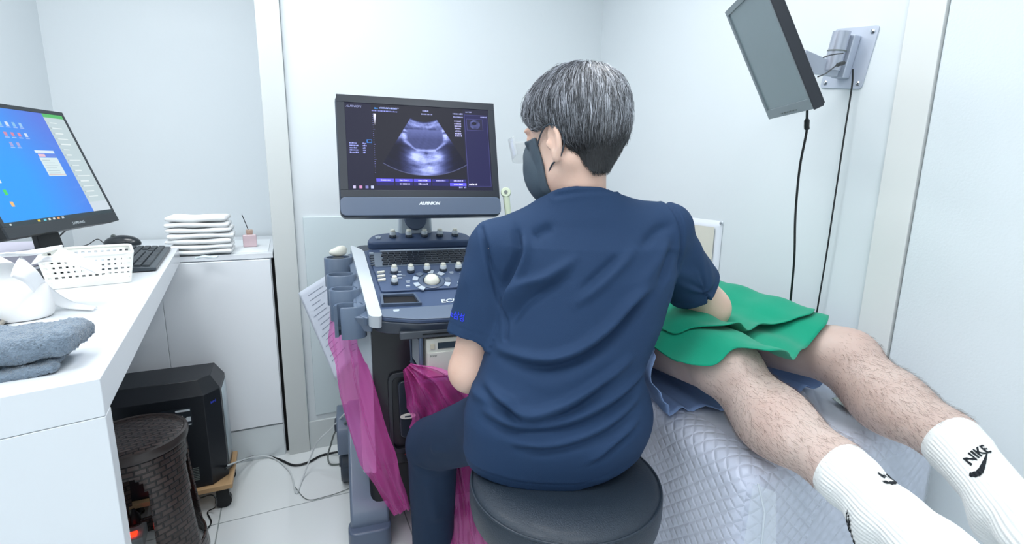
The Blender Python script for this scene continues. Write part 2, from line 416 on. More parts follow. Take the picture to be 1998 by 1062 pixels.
# soap-dish like flat white sachet in front of the stack
sp = at_z(404, 503, CZ+.004)
t = folded(MB(), .07, .03, .006, 9).build('tissue_sachet', mat('sachet_paper', 'DDEBF0', .5), None, world=False); t.location = tuple(sp); t.rotation_euler = (0, 0, math.radians(22)); tag(t, 'flat pale sachet in front of the white towel stack', 'sachet')
# reed diffuser
dp = at_z(489, 481, CZ+.003)
df = thing('reed_diffuser', dp, 'small square pink glass reed diffuser with one dark reed on the cabinet', 'diffuser', math.radians(24.8))
MB().box((-.026, -.022, 0), (.026, .022, .052)).build('bottle', mat('pink_glass', 'E9CFD6', .12, trans=.25, coat=.5, vary=.1, vscale=40), df, world=False, bevel=.004)
MB().lathe([(.012, .052), (.012, .056), (.014, .058), (.014, .070), (.012, .072)], n=20).build('cap', mat('rose_gold', 'D9B9A8', .3, .6), df, world=False)
MB().tube([(0, 0, .06), (-.022, .0, .135)], .0017, 6).build('reed', M_blackp, df, world=False)

# ------------------------------------------------------------ things on the desk
# monitor: right edge and left part seen
mr_t = at_t(175, 231, 1.50); mr_b = at_t(232, 430, 1.47); ml_b = at_t(18, 467, 1.09)
ex = mr_b-ml_b; ex /= np.linalg.norm(ex); ey = mr_t-mr_b; mh = np.linalg.norm(ey); ey -= ex*ey.dot(ex); ey /= np.linalg.norm(ey); ez = np.cross(ex, ey)
mo = mr_b.copy(); mw = float(np.linalg.norm(mr_b-ml_b)); mh = .322
MM = basis(ex, ey, ez, mo)      # origin bottom right corner, +z towards viewer
pm = thing('computer_monitor', [mo[0]-.12, mo[1]-.25, DZ], 'black widescreen computer monitor showing a blue desktop on the white desk', 'monitor')
MB().box((-mw, 0, -.028), (0, mh, -.002)).xf(MM).build('housing', M_blackp, pm, bevel=.004)
mb = MB()
for lo, hi in (((-mw, 0), (0, .026)), ((-mw, mh-.011), (0, mh)), ((-mw, .026), (-mw+.010, mh-.011)), ((-.010, .026), (0, mh-.011))): mb.box((lo[0], lo[1], -.004), (hi[0], hi[1], .001))
mb.xf(MM).build('bezel', mat('monitor_bezel', '22282E', .3, coat=.3), pm, bevel=.001)
def screen(name, W_, H_, nx, ny, img, M, m, parent):
    xs, ys = np.meshgrid(np.linspace(0, W_, nx), np.linspace(0, H_, ny)); v = np.stack([xs.ravel(), ys.ravel(), np.zeros(nx*ny)], 1)
    Mn = np.array(M); v = v@Mn[:3, :3].T+Mn[:3, 3]
    i = np.arange(nx*ny).reshape(ny, nx); f = np.stack([i[:-1, :-1], i[:-1, 1:], i[1:, 1:], i[1:, :-1]], -1).reshape(-1, 4)
    o = obj(name, v, f, m, parent, smooth=False); color_attr(o, img.reshape(-1, 3)); return o
def hexl(h_): return np.array(lin(h_)[:3])
# --- blue desktop picture drawn on a fine grid
nx, ny = 420, 240; Xg, Yg = np.meshgrid(np.linspace(0, 1, nx), np.linspace(1, 0, ny))   # Yg: 0 top
Yg = Yg  # row 0 is the bottom of the panel
a = np.clip((Xg-.35)/.6, 0, 1); base = hexl('1596F4')*(1-a)[..., None]+hexl('4A72DC')*a[..., None]
a2 = np.clip((.55-Yg)*(Xg-.1)*1.6, 0, 1); base = base*(1-a2[..., None])+hexl('5E66CE')*a2[..., None]
for k in range(5):
    dln = np.abs((Yg-.35-.12*k)-(Xg-.82)*(.5-.2*k)); base += (np.exp(-(dln/.012)**2)*np.clip((Xg-.6)*2, 0, 1)*.04)[..., None]
img = base.copy()
def rect(im, X, Y, x0, y0, x1, y1, c, a=1.):
    m = (X >= x0) & (X <= x1) & (Y >= y0) & (Y <= y1); im[m] = im[m]*(1-a)+hexl(c)*a
rect(img, Xg, Yg, .80, 0, 1, .965, 'B9CACF'); rect(img, Xg, Yg, .80, 0, 1, .035, '4FB363'); rect(img, Xg, Yg, .80, .87, 1, .965, 'C6D2DC')
rg = random.Random(3)
for k in range(15):
    y = .08+k*.052; rect(img, Xg, Yg, .815, y, .825, y+.014, 'A0B0B4'); rect(img, Xg, Yg, .835, y, .835+rg.uniform(.05, .13), y+.010, 'DCE6E8')
rect(img, Xg, Yg, 0, .965, 1, 1, '22343C'); rect(img, Xg, Yg, .03, .975, .045, .99, 'E5F0F0')
for x, c in ((.25, 'E0C840'), (.30, '60C8E0'), (.34, 'E8E8E0'), (.38, 'D0D0D0'), (.42, 'E8A060'), (.46, 'C0C8D0')): rect(img, Xg, Yg, x, .972, x+.02, .99, c)
for r_, (y, cc) in enumerate(((.12, ['90C8D8', 'DFE8EC', '8CC0E0', '9CC8E8']), (.21, ['E08080', 'E07878', 'E88080', 'D8E4EC']), (.30, ['A8A0D0', 'B0A0C8']))):
    for k, c in enumerate(cc): x = .37+.055*k; rect(img, Xg, Yg, x, y, x+.025, y+.035, c, .8); rect(img, Xg, Yg, x-.005, y+.042, x+.03, y+.05, 'C8D8F0', .5)
rect(img, Xg, Yg, .545, .36, .72, .385, 'D5E4EE'); rect(img, Xg, Yg, .56, .395, .62, .42, 'E0B8C8'); rect(img, Xg, Yg, .62, .395, .72, .42, '6080D8')
rect(img, Xg, Yg, .555, .43, .72, .60, 'CFE0E4')
for k in range(6): rect(img, Xg, Yg, .57, .45+.024*k, .57+rg.uniform(.06, .13), .457+.024*k, 'B0C4CC')
rect(img, Xg, Yg, .56, .582, .72, .594, 'D0B8B8')
for y, c in ((.60, 'D8E4EC'), (.70, '40D060'), (.80, 'E8B870')): rect(img, Xg, Yg, .12, y, .145, y+.045, c)
screen('screen', mw-.02, mh-.037, nx, ny, img, MM @ Matrix.Translation((-mw+.01, .026, .0004)), attr_mat('desktop_screen', .3, emit=.95), pm)
text_mesh('SAMSUNG', .010, MM @ Matrix.Translation((-mw*.42, .009, .0014)), mat('logo_grey', 'AEB6BC', .4), pm, 'logo')
# stand
nk = MM @ Matrix.Translation((-mw*.47, .02, -.045)); nb_ = np.array(nk.translation)
basec = np.array([nb_[0], nb_[1], DZ])
MB().prism([tuple(nb_+ex*.03+ey*.1), tuple(nb_-ex*.03+ey*.1), tuple(basec-ex*.045-Z1*0), tuple(basec+ex*.045)], tuple(-ez*.014)).build('neck', M_blackp, pm, bevel=.002)
MB().lathe([(.11, 0), (.11, .006), (.10, .009), (.02, .012)], tuple(basec), 40).build('base', M_blackp, pm)
# cable from the monitor
c = MB().tube(smoothpath([at_t(131, 447, 1.5), at_t(115, 462, 1.45), at_t(97, 478, 1.40), at_t(85, 486, 1.36)]), .0022, 6).build('video_cable', M_cable); tag(centre(c), 'thin black cable hanging behind the computer monitor', 'cable')

# keyboard
def kp(px, py, z=DZ+.004): return at_z(px, py, z)
ka = kp(265, 527); kb = kp(305, 527); kc = kp(338, 479); kd = kp(250, 484)
kax = kc-kb; kl = np.linalg.norm(kax); kax /= kl; kl = .44; kay = np.array([-kax[1], kax[0], 0]); kwid = .135
KO = kb.copy(); KO[2] = DZ
kO = basis(kax, kay, Z1, KO)
kbd = thing('keyboard', KO, 'black computer keyboard lying at the far end of the desk', 'keyboard', math.atan2(kax[1], kax[0]))
MB().hexa([(0, 0, .002), (kl, 0, .002), (kl, kwid, .002), (0, kwid, .002), (0, 0, .012), (kl, 0, .012), (kl, kwid, .020), (0, kwid, .020)]).build('body', mat('keyboard_body', '39424A', .4), kbd, world=False, bevel=.003)
mk = mat('key_black', '2C343B', .45)
rows = [[1]*13+[.5]+[1]*3, [1]*13+[1.6]+[1]*3+[1]*4, [1.5]+[1]*12+[1.1]+[1]*3+[1]*4, [1.7]+[1]*11+[2]+[0]*3+[1]*4, [2.2]+[1]*10+[2.4]+[0, 1, 0]+[1]*4, [1.3]*3+[5.6]+[1.3]*4+[1]*3+[2, 1, 1]]
for r_, row in enumerate(rows):
    row = list(row); tot = sum(max(w_, 1) if w_ == 0 else w_ for w_ in row); x = .012; un = (kl-.024)/tot; y = kwid-.022-r_*.0195
    for w_ in row:
        ww = un*(1 if w_ == 0 else w_)
        if w_:
            z0 = .012+(y+.008)/kwid*.008
            MB().hexa([(x+.0008, y, z0), (x+ww-.0008, y, z0), (x+ww-.0008, y+.0172, z0+.001), (x+.0008, y+.0172, z0+.001), (x+.002, y+.0015, z0+.0045), (x+ww-.002, y+.0015, z0+.0045), (x+ww-.002, y+.0155, z0+.0055), (x+.002, y+.0155, z0+.0055)]).build('key', mk, kbd, world=False)
        x += ww
# mouse
mp_ = kp(240, 479)
ms = thing('computer_mouse', mp_, 'black computer mouse on the desk beside the keyboard', 'mouse', .3)
def mousef(P):
    d = ell(P, (0, 0, .006), (.058, .033, .032)); d = smax(d, -P[:, 2], .002); return d
v, f = sdf_mesh(mousef, (-.07, -.045, -.01), (.07, .045, .05), .0025)
obj('shell', v, f, mat('mouse_black', '262C31', .25, coat=.3), ms, world=False, angle=0)
MB().cyl((-.026, -.004, .034), (-.026, .004, .034), .007, n=16).build('scroll_wheel', M_gcable, ms, world=False)
c = MB().tube(smoothpath([kp(205, 477, DZ+.01), kp(190, 467, DZ+.02), kp(170, 478), kp(140, 484), kp(110, 488), kp(92, 490)]), .0018, 6).build('mouse_cable', M_cable); tag(centre(c), 'black mouse cable curving across the desk behind the basket', 'cable')
c = MB().tube(smoothpath([kp(212, 484), kp(190, 487), kp(160, 486), kp(130, 489), kp(100, 494), kp(90, 492)]), .0018, 6).build('keyboard_cable', M_cable); tag(centre(c), 'black keyboard cable lying flat behind the white basket', 'cable')

# basket
BZ = .075
q0 = kp(98, 566, DZ); q1 = kp(252, 551, DZ); q2 = kp(262, 520, DZ)
bx = q1-q0; bl = np.linalg.norm(bx)*1.02; bx /= np.linalg.norm(bx); by = np.array([-bx[1], bx[0], 0]); bw = .145
BM = basis(bx, by, Z1, (q0[0], q0[1], DZ+.001))
bk = thing('basket', (q0[0], q0[1], DZ), 'white perforated plastic basket on the desk holding paper', 'basket', math.atan2(bx[1], bx[0]))
M_bask = mat('basket_white', 'F3F5F0', .35)
def wall_holes(mb, p0, p1, q0_, q1_, n, rows_, t):
    """wall between bottom p0->p1 and top q0_->q1_ with a lattice of real rectangular holes"""
    p0, p1, q0_, q1_ = map(np.array, (p0, p1, q0_, q1_))
    us = [0]; 
    for i in range(n): us += [(i+.28)/n, (i+.78)/n]
    us.append(1)
    vs_ = [0]
    for j in range(rows_): vs_ += [.10+(j+.36)/rows_*.80, .10+(j+.76)/rows_*.80]
    vs_.append(1)
    nrm = np.cross(p1-p0, q0_-p0); nrm = nrm/np.linalg.norm(nrm)*t
    P = lambda u, v_: (p0+(p1-p0)*u)*(1-v_)+(q0_+(q1_-q0_)*u)*v_
    V = []; idx = {}
    for i, u in enumerate(us):
        for j, v_ in enumerate(vs_): idx[i, j, 0] = len(V); V.append(P(u, v_)); idx[i, j, 1] = len(V); V.append(P(u, v_)+nrm)
    Fs = []
    solid = lambda i, j: 0 <= i < len(us)-1 and 0 <= j < len(vs_)-1 and not (i % 2 == 1 and j % 2 == 1)
    for i in range(len(us)-1):
        for j in range(len(vs_)-1):
            if not solid(i, j): continue
            Fs.append((idx[i, j, 0], idx[i, j+1, 0], idx[i+1, j+1, 0], idx[i+1, j, 0])); Fs.append((idx[i, j, 1], idx[i+1, j, 1], idx[i+1, j+1, 1], idx[i, j+1, 1]))
            for (di, dj, a_, b_) in ((-1, 0, (0, 0), (0, 1)), (1, 0, (1, 1), (1, 0)), (0, -1, (1, 0), (0, 0)), (0, 1, (0, 1), (1, 1))):
                if not solid(i+di, j+dj):
                    A = (i+a_[0], j+a_[1]); B_ = (i+b_[0], j+b_[1]); Fs.append((idx[A[0], A[1], 0], idx[A[0], A[1], 1], idx[B_[0], B_[1], 1], idx[B_[0], B_[1], 0]))
    mb.add(V, Fs)
mb = MB(); fl_ = .012
bc = [(0, 0, 0), (bl, 0, 0), (bl, bw, 0), (0, bw, 0)]; tcn = [(-fl_, -fl_, BZ), (bl+fl_, -fl_, BZ), (bl+fl_, bw+fl_, BZ), (-fl_, bw+fl_, BZ)]
for k, n_ in ((0, 13), (1, 9), (2, 13), (3, 9)): wall_holes(mb, bc[k], bc[(k+1) % 4], tcn[k], tcn[(k+1) % 4], n_, 5, .0018)
mb.xf(BM).build('lattice_wall', M_bask, bk, smooth=False)
MB().box((0, 0, 0), (bl, bw, .002)).xf(BM).build('bottom', M_bask, bk)
rr = [(-fl_, -fl_), (bl+fl_, -fl_), (bl+fl_, bw+fl_), (-fl_, bw+fl_)]; path = []
for k in range(4):
    a_ = np.array(rr[k]); p_ = np.array(rr[k-1]); n__ = np.array(rr[(k+1) % 4]); r_ = .02
    d0 = (p_-a_)/np.linalg.norm(p_-a_); d1 = (n__-a_)/np.linalg.norm(n__-a_)
    for j in range(5):
        t_ = j/4; path.append(a_*(0)+(a_+d0*r_)*(1-t_)**2+a_*2*t_*(1-t_)+(a_+d1*r_)*t_**2)
path.append(path[0])
MB().tube([(p[0], p[1], BZ) for p in path], .0035, 8, caps=False).xf(BM).build('rim', M_bask, bk)
def sheet(fn, nu, nv, name, m, parent=None, solid=.0006, **k): return MB().grid(fn, nu, nv).build(name, m, parent, solid=solid, angle=0, **k)
M_paper = mat('paper_white', 'F4F6F8', .75); M_tissue = mat('tissue_white', 'F6F6F6', .9, bump=(80, .3))
# paper in the basket drooping over its rim
p00, p10, p11, p01 = [np.array(at_z(*q)) for q in ((60, 517, DZ+.088), (178, 534, DZ+.086), (205, 505, DZ+.09), (118, 497, DZ+.10))]
def fn(u, v_):
    p = (p00*(1-u)+p10*u)*(1-v_)+(p01*(1-u)+p11*u)*v_; return p+Z1*(.010*math.sin(3*u+2*v_)+.006*math.sin(7*v_+2*u)-.012*(u*v_)**2)
o = sheet(fn, 20, 14, 'tissue_sheet', M_tissue); tag(centre(o), 'white tissue sheet lying over the rim of the perforated basket', 'tissue')
# long curling paper strip from upper left down to the desk
ptsA = [at_z(*q) for q in ((40, 500, DZ+.12), (72, 528, DZ+.10), (98, 560, DZ+.05), (140, 588, DZ+.012), (190, 600, DZ+.004))]
ptsB = [at_z(*q) for q in ((20, 540, DZ+.11), (48, 552, DZ+.09), (72, 575, DZ+.045), (118, 600, DZ+.008), (182, 606, DZ+.003))]
PA = smoothpath(ptsA, 6); PB = smoothpath(ptsB, 6)
o = MB().grid(lambda u, v_: tuple(PA[round(u*(len(PA)-1))]*(1-v_)+PB[round(u*(len(PA)-1))]*v_+Z1*.004*math.sin(3.1*v_)), len(PA)-1, 6).build('paper_strip', M_paper, solid=.0006, angle=0); tag(centre(o), 'long white paper strip curling down in front of the basket', 'paper')
# crumpled tissue heap at the left edge of the frame
def heap(P):
    c = at_z(0, 585, DZ+.04); d = ell(P, (c[0]-.02, c[1]+.02, DZ+.03), (.085, .06, .075)); d = smin(d, ell(P, (c[0]-.09, c[1]+.05, DZ+.04), (.07, .06, .09)), .04)
    d += .0035*np.abs(np.sin(P[:, 0]*55+np.sin(P[:, 1]*40)*1.5))+.002*np.sin(P[:, 2]*90+P[:, 0]*60); return smax(d, DZ+.001-P[:, 2], .004)
c_ = at_z(0, 585, DZ+.04)
v, f = sdf_mesh(heap, (c_[0]-.22, c_[1]-.12, DZ-.01), (c_[0]+.12, c_[1]+.17, DZ+.18), .004)
o = obj('tissue_heap', v, f, M_tissue, angle=0); tag(centre(o), 'crumpled heap of white tissue at the left end of the desk', 'tissue')
# white flat tray / mask floating behind the tissue: a spoon-shaped white lid
q = [at_z(*p) for p in ((-40, 500, DZ+.10), (122, 483, DZ+.10), (60, 520, DZ+.10))]
def lid(u, v_):
    a_ = np.array(at_z(-30, 498, DZ+.13)); b_ = np.array(at_z(121, 482, DZ+.12)); w0 = .03*math.sin(math.pi*min(1, u*.5+.5))*1.2+.001
    d = b_-a_; n_ = np.array([-d[1], d[0], 0]); n_ /= np.linalg.norm(n_); return a_+d*u+n_*w0*(v_-.5)*2+Z1*(-.008*math.sin(math.pi*u)+.004*(v_-.5)**2*4)
o = sheet(lid, 24, 6, 'plastic_spatula', mat('white_gloss_plastic', 'F2F5F8', .25), solid=.003); tag(centre(o), 'long thin white curved plastic strip above the tissues on the desk', 'strip')
# envelope stack beneath
o = MB().hexa([tuple(at_z(*p)) for p in ((-60, 540, DZ+.002), (95, 515, DZ+.002), (112, 500, DZ+.002), (-20, 505, DZ+.002))]+[tuple(np.array(at_z(*p))+Z1*.05) for p in ((-60, 540, DZ+.002), (95, 515, DZ+.002), (112, 500, DZ+.002), (-20, 505, DZ+.002))]).build('paper_pad', mat('pad_lilac', 'D9D6E6', .7), bevel=.002); tag(centre(o), 'thick pale lilac paper pad behind the tissues, under the monitor', 'paper pad')
# phone / tablet at left edge
tp = [at_z(*p)[:2] for p in ((0, 641, DZ+.002), (46, 601, DZ+.002))]
tdir = np.array([*(tp[1]-tp[0]), 0]); tl_ = np.linalg.norm(tdir); tdir /= tl_; tn = np.array([-tdir[1], tdir[0], 0])
TM = basis(tdir, tn, Z1, (tp[0][0], tp[0][1], DZ))
tb = thing('tablet', (tp[0][0], tp[0][1], DZ), 'grey tablet in a gold case at the left edge of the desk', 'tablet')
MB().box((-.10, 0, .001), (tl_, .14, .010)).xf(TM).build('body', mat('champagne_metal', 'BDB6AA', .35, .5), tb, bevel=.003)
MB().box((-.096, .004, .010), (tl_-.005, .136, .0112)).xf(TM).build('screen', mat('tablet_glass', '5E6B74', .15, coat=.4), tb, bevel=.001)
mb = MB(); mb.cyl((.03, -.0015, .0055), (.036, -.0015, .0055), .002, n=8); mb.box((.045, -.0012, .004), (.065, .001, .007)); mb.xf(TM).build('side_button', M_bolt, tb)

# grey towel, folded
g0 = at_z(0, 744, DZ+.003); g1 = at_z(150, 722, DZ+.003); g2 = at_z(176, 640, DZ+.05); 
gd = g1-g0; gd[2] = 0; gd /= np.linalg.norm(gd); gn = np.array([-gd[1], gd[0], 0])
def gtowel(P):
    L = P-np.array([g1[0], g1[1], DZ], np.float32); x = L@gd.astype(np.float32); y = L@gn.astype(np.float32); z = L[:, 2]
    wav = .0025*np.sin(x*38+1)+.002*np.sin(y*45+x*20)
    def layer(x1, y0, y1, z0, z1, r):
        y1 = y1*.80; z0 = z0*.85; z1 = z1*.85
        qx = np.abs(x-(x1-.14))-.14+r; qy = np.abs(y-(y0+y1)/2)-(y1-y0)/2+r; qz = np.abs(z-wav-(z0+z1)/2)-(z1-z0)/2+r
        qx = np.maximum(qx, 0); qy2 = np.maximum(qy, 0); qz2 = np.maximum(qz, 0); return np.sqrt(qx**2+qy2**2+qz2**2)+np.minimum(np.maximum(np.maximum(np.abs(x-(x1-.14))-.14+r, qy), qz), 0)-r
    d = layer(-.02, 0.0, .125, .002, .020, .009)
    d = np.minimum(d, layer(.0+.015*np.clip(y/.12, 0, 1), .004, .13, .024, .066, .0168))
    
    # rolled fold at the right end joining the upper layers
    return d+.0018*np.sin(x*160+3*np.sin(y*30))*np.sin(y*150)
v, f = sdf_mesh(gtowel, (g1[0]-.34, g1[1]-.12, DZ-.005), (g1[0]+.16, g1[1]+.2, DZ+.085), .003)
n_ = vnormals(v, f); v = v+n_*(np.random.RandomState(1).normal(size=len(v))*.0008)[:, None]
M_gt = mat('towel_grey', '7A8B9C', .95, bump=(420, 1.6), vary=.18, vscale=220, sheen=.4)
o = obj('hand_towel', v, f, M_gt, angle=0); tag(centre(o), 'blue-grey terry towel folded on the near corner of the desk', 'towel')

# ------------------------------------------------------------ under the desk
# board on casters with the PC tower
bz = .10
pA = at_z(452, 925, bz); pB = at_z(396, 968, bz)
bdx = pB-pA; bdx[2] = 0
# board edges follow the desk direction
cx_ = DX; cn_ = DN
BO = at_z(453, 944, bz); BO[2] = 0
bd = thing('cpu_trolley', BO, 'small wooden board on black casters under the computer tower', 'trolley')
bdM = basis(AX, BX, Z1, BO)
MB().box((-.62, .0, bz-.018), (0.0, .235, bz)).xf(bdM).build('board', mat('pine_board', 'C8A47A', .5, vary=.12, vscale=30), bd, bevel=.002)
for (x, y) in ((-.035, .03), (-.035, .2), (-.58, .03), (-.58, .2)):
    cst = MB().box((x-.02, y-.014, .05), (x+.02, y+.014, bz-.019)).xf(bdM).build('caster_fork', M_blackp, bd)
    MB().cyl((x, y-.010, .027), (x, y+.010, .027), .027, n=20).xf(bdM).build('wheel', M_blackp, cst)
# tower: long side towards the camera, its front end at the right, chamfered edges
PT = bdM @ Matrix.Translation((-.50, .018, bz+.001))
pc = thing('computer_tower', np.array(PT.translation), 'black computer tower with chamfered edges standing under the desk', 'computer')
Lx, Wy, Hz = .485, .20, .385
prof = [(0, 0), (Lx-.045, 0), (Lx, .05), (Lx, Wy), (0, Wy)]
def ring(ins, z): return [(0, ins if True else 0, z), (Lx-.055-ins*.5, ins, z), (Lx-ins, .05+ins*.6, z), (Lx-ins, Wy, z), (0, Wy, z)]
vs = [(x, y, 0) for x, y in prof]+[(x, y, Hz-.045) for x, y in prof]+[(0, .04, Hz), (Lx-.065, .04, Hz), (Lx-.030, .075, Hz), (Lx-.030, Wy, Hz), (0, Wy, Hz)]
fs = [(4, 3, 2, 1, 0), (10, 11, 12, 13, 14)]+[(i+o_, (i+1) % 5+o_, (i+1) % 5+5+o_, i+5+o_) for i in range(5) for o_ in (0, 5)]
MB().add(vs, fs).xf(PT).build('case', mat('tower_black', '1B1F25', .38, bump=(400, .1)), pc, bevel=.002, angle=20)
MB().add([(Lx+.001, .075, .03), (Lx+.001, Wy-.002, .03), (Lx+.001, Wy-.002, Hz-.06), (Lx+.001, .075, Hz-.06)], [(0, 1, 2, 3)]).xf(PT).build('front_panel', mat('tower_silver', 'AEBBC2', .3, .3), pc, solid=.002)
MB().box((Lx-.17, -.0012, .235), (Lx-.085, -.0002, .305)).xf(PT).build('rating_label', mat('label_black', '202830', .5), pc)
mb = MB()
for x0, x1, z0, z1 in ((-.165, -.145, .290, .296), (-.130, -.088, .293, .300), (-.16, -.11, .272, .279), (-.125, -.10, .262, .268), (-.165, -.15, .250, .262), (-.14, -.12, .252, .262), (-.10, -.088, .255, .272), (-.165, -.088, .242, .246)): mb.box((Lx+x0, -.0022, z0), (Lx+x1, -.0014, z1))
mb.xf(PT).build('label_print', mat('print_white', 'D5DDE2', .5), pc)
text_mesh('intel', .012, PT @ basis((.669, .743, 0), (0, 0, 1), (.743, -.669, 0), (Lx-.0215, .0240, .300)), mat('sticker_blue', '3E4FC8', .4), pc, 'sticker', bold=.0004)
mb = MB()
for k in range(8): mb.box((Lx-.10, -.0016, .03+k*.0065), (Lx-.082, -.0004, .033+k*.0065))
mb.xf(PT).build('vent', M_gcable, pc)

# rattan-look plastic stool
ST = at_z(254, 842, .44); ST[2] = 0
st = thing('plastic_stool', ST, 'dark brown woven-pattern plastic stool tucked under the desk', 'stool')
def rattan():
    m = mat('brown_rattan_plastic', '3A302E', .32, coat=.35); nt, b = nodes(m)
    tc = nt.nodes.new('ShaderNodeTexCoord')
    at = nt.nodes.new('ShaderNodeUVMap')
    br = nt.nodes.new('ShaderNodeTexBrick'); br.inputs['Scale'].default_value = 1; br.inputs['Brick Width'].default_value = .034; br.inputs['Row Height'].default_value = .0165; br.inputs['Mortar Size'].default_value = .003; br.inputs['Mortar Smooth'].default_value = .6
    br.inputs['Color1'].default_value = lin('4E3F3B'); br.inputs['Color2'].default_value = lin('382C2A'); br.inputs['Mortar'].default_value = lin('120D0D')
    nt.links.new(at.outputs[0], br.inputs['Vector']); nt.links.new(br.outputs['Color'], b.inputs['Base Color'])
    bp = nt.nodes.new('ShaderNodeBump'); bp.invert = True; bp.inputs['Strength'].default_value = 1; bp.inputs['Distance'].default_value = .007; nt.links.new(br.outputs['Fac'], bp.inputs['Height']); nt.links.new(bp.outputs[0], b.inputs['Normal'])
    return m
M_rat = rattan(); st.scale = (.96, .96, 1.0)
def set_uv(o, fn):
    uv = o.data.uv_layers.new(name='UVMap')
    for p in o.data.polygons:
        for li in p.loop_indices: uv.data[li].uv = fn(o.data.vertices[o.data.loops[li].vertex_index].co, p.normal)
def stool_r(z): return .136+.032*(1-z/.40)**1.3
n = 96; nz = 44; V = []; Fs = []
zs = np.linspace(0, .40, nz+1)
for z in zs:
    for k in range(n): r_ = stool_r(z); t_ = 2*math.pi*k/n; V.append((r_*math.cos(t_), r_*math.sin(t_), z))
def hole(t_, z):   # four arched openings between the legs
    ph = (t_/(math.pi/2)+.18) % 1; hw = .27
    if z > .355: return False
    w_ = hw*(.75+.25*(1-z/.3)) if z < .30 else hw*.75*math.sqrt(max(0, 1-((z-.30)/.055)**2))
    return abs(ph-.5) < w_ and z > .05
for j in range(nz):
    for k in range(n):
        if hole(2*math.pi*(k+.5)/n, (zs[j]+zs[j+1])/2): continue
        Fs.append((j*n+k, j*n+(k+1) % n, (j+1)*n+(k+1) % n, (j+1)*n+k))
o = obj('leg_shell', V, Fs, M_rat, st, world=False, solid=.006, angle=50)
set_uv(o, lambda c, nn: ((math.atan2(c.y, c.x)*.15) % .936, c.z))
o = MB().lathe([(.001, .432), (.10, .432), (.128, .430), (.140, .424)], (0, 0, 0), 64).build('seat', M_rat, st, world=False)
o.data.clear_geometry if False else None
set_uv(o, lambda c, nn: (c.x*.8+c.y*.8+1, c.y*.8-c.x*.8+1))
MB().lathe([(.138, .395), (.146, .400), (.149, .415), (.146, .427), (.139, .430), (.135, .427), (.135, .40)], (0, 0, 0), 64).build('rim', mat('brown_plastic', '3A3230', .3, coat=.3), st, world=False)

# power strip with a lit red switch
pp = at_z(258, 1040, .05)
PM = basis(DX, DN, Z1, (pp[0], pp[1], .001))
ps = thing('power_strip', (pp[0], pp[1], 0), 'white power strip with a glowing red switch on the floor behind the stool', 'power strip')
MB().box((-.03, -.03, 0), (.30, .03, .04)).xf(PM).build('case', mat('strip_white', 'C9D0D2', .4), ps, bevel=.004)
MB().box((-.012, -.012, .04), (.012, .012, .046)).xf(PM).build('switch', mat('switch_red', 'D02010', .3, emit='FF3018', estr=2.5), ps, bevel=.002)
for x in (.06, .12, .18, .24):
    MB().lathe([(.019, .040), (.019, .0425), (.016, .0425), (.016, .0405)], (x, 0, 0), 24).xf(PM).build('socket', M_gcable, ps)
for x, h_ in ((.06, .05), (.12, .045), (.18, .05)):
    o = MB().lathe([(.012, .043), (.017, .048), (.017, .07), (.010, .08), (.004, .095)], (x, 0, 0), 16).xf(PM).build('plug', M_blackp); tag(centre(o), {.06: 'black plug in the power strip, nearest to its red switch', .12: 'black plug in the middle of the power strip', .18: 'black plug farthest from the red switch of the power strip'}[x], 'plug')
# floor cables
def cable(name, pts, r, m, label, cat='cable'):
    o = MB().tube(smoothpath(pts, 8), r, 8).build(name, m); tag(centre(o), label, cat); return o
gz = lambda px, py, z=.006: at_z(px, py, z)
cable('power_cable', [gz(440, 915, .15), gz(470, 899, .05), gz(510, 889), gz(545, 897), gz(573, 908), gz(600, 903), gz(625, 890), gz(645, 885), gz(662, 882, .03)], .0045, M_cable, 'black power cable on the floor from the tower to the ultrasound cart')
cable('network_cable', [gz(445, 908, .14), gz(490, 893, .04), gz(530, 893), gz(565, 920), gz(578, 962), gz(590, 935), gz(605, 895, .06), gz(620, 862, .15), gz(645, 838, .22), gz(672, 808, .32)], .0032, M_wcable, 'white cable looping on the floor and up to the cart')
cable('sensor_cable', [gz(678, 822, .3), gz(655, 842, .2), gz(645, 870, .1), gz(640, 890, .03), gz(645, 906), gz(672, 905)], .0035, M_gcable, 'grey cable hanging beside the rear caster of the cart')
cable('thin_cable', [gz(575, 950), gz(600, 975, .004), gz(640, 968, .004), gz(665, 960, .004), gz(690, 950, .004)], .0013, M_gcable, 'very thin grey wire on the floor tiles left of the cart')
cable('trolley_cable', [gz(392, 972, .06), gz(412, 966, .10), gz(422, 975, .09), gz(420, 990, .03), gz(405, 1000), gz(412, 1020), gz(398, 1040)], .0022, M_cable, 'thin black wire curling down beside the wooden trolley')
# ------------------------------------------------------------ ultrasound cart (local frame: x right, y away, z up)
TH = math.radians(18.5); CO = np.array([-.175, 1.397, 0])
ct = thing('ultrasound_machine', CO, 'charcoal ultrasound scanner cart with lit monitor and knob-covered console left of the seated person', 'ultrasound machine', TH)
CU = np.array([math.cos(TH), math.sin(TH), 0]); CV = np.array([-math.sin(TH), math.cos(TH), 0])
CM = basis(CU, CV, Z1, CO)
M_cart = mat('cart_slate', '56647A', .32, coat=.2, bump=(500, .05)); M_cart2 = mat('cart_slate_dark', '333D4B', .35, coat=.2)
M_con = mat('console_navy', '4A5B7A', .35); M_rail = mat('console_silver', 'CBD4DC', .25, 0, coat=.4); M_lgrey = mat('cart_light_grey', 'B4BEC6', .4)
M_bodyk = mat('cart_body_black', '14161D', .35, coat=.15); M_cream = mat('cream_plastic', 'E8E8DC', .3, coat=.3)
M_seatblue = mat('cart_grey_blue', '68768A', .35, coat=.2)
cx = -.04
TL_ = math.radians(21.7); ct_, st_ = math.cos(TL_), math.sin(TL_)
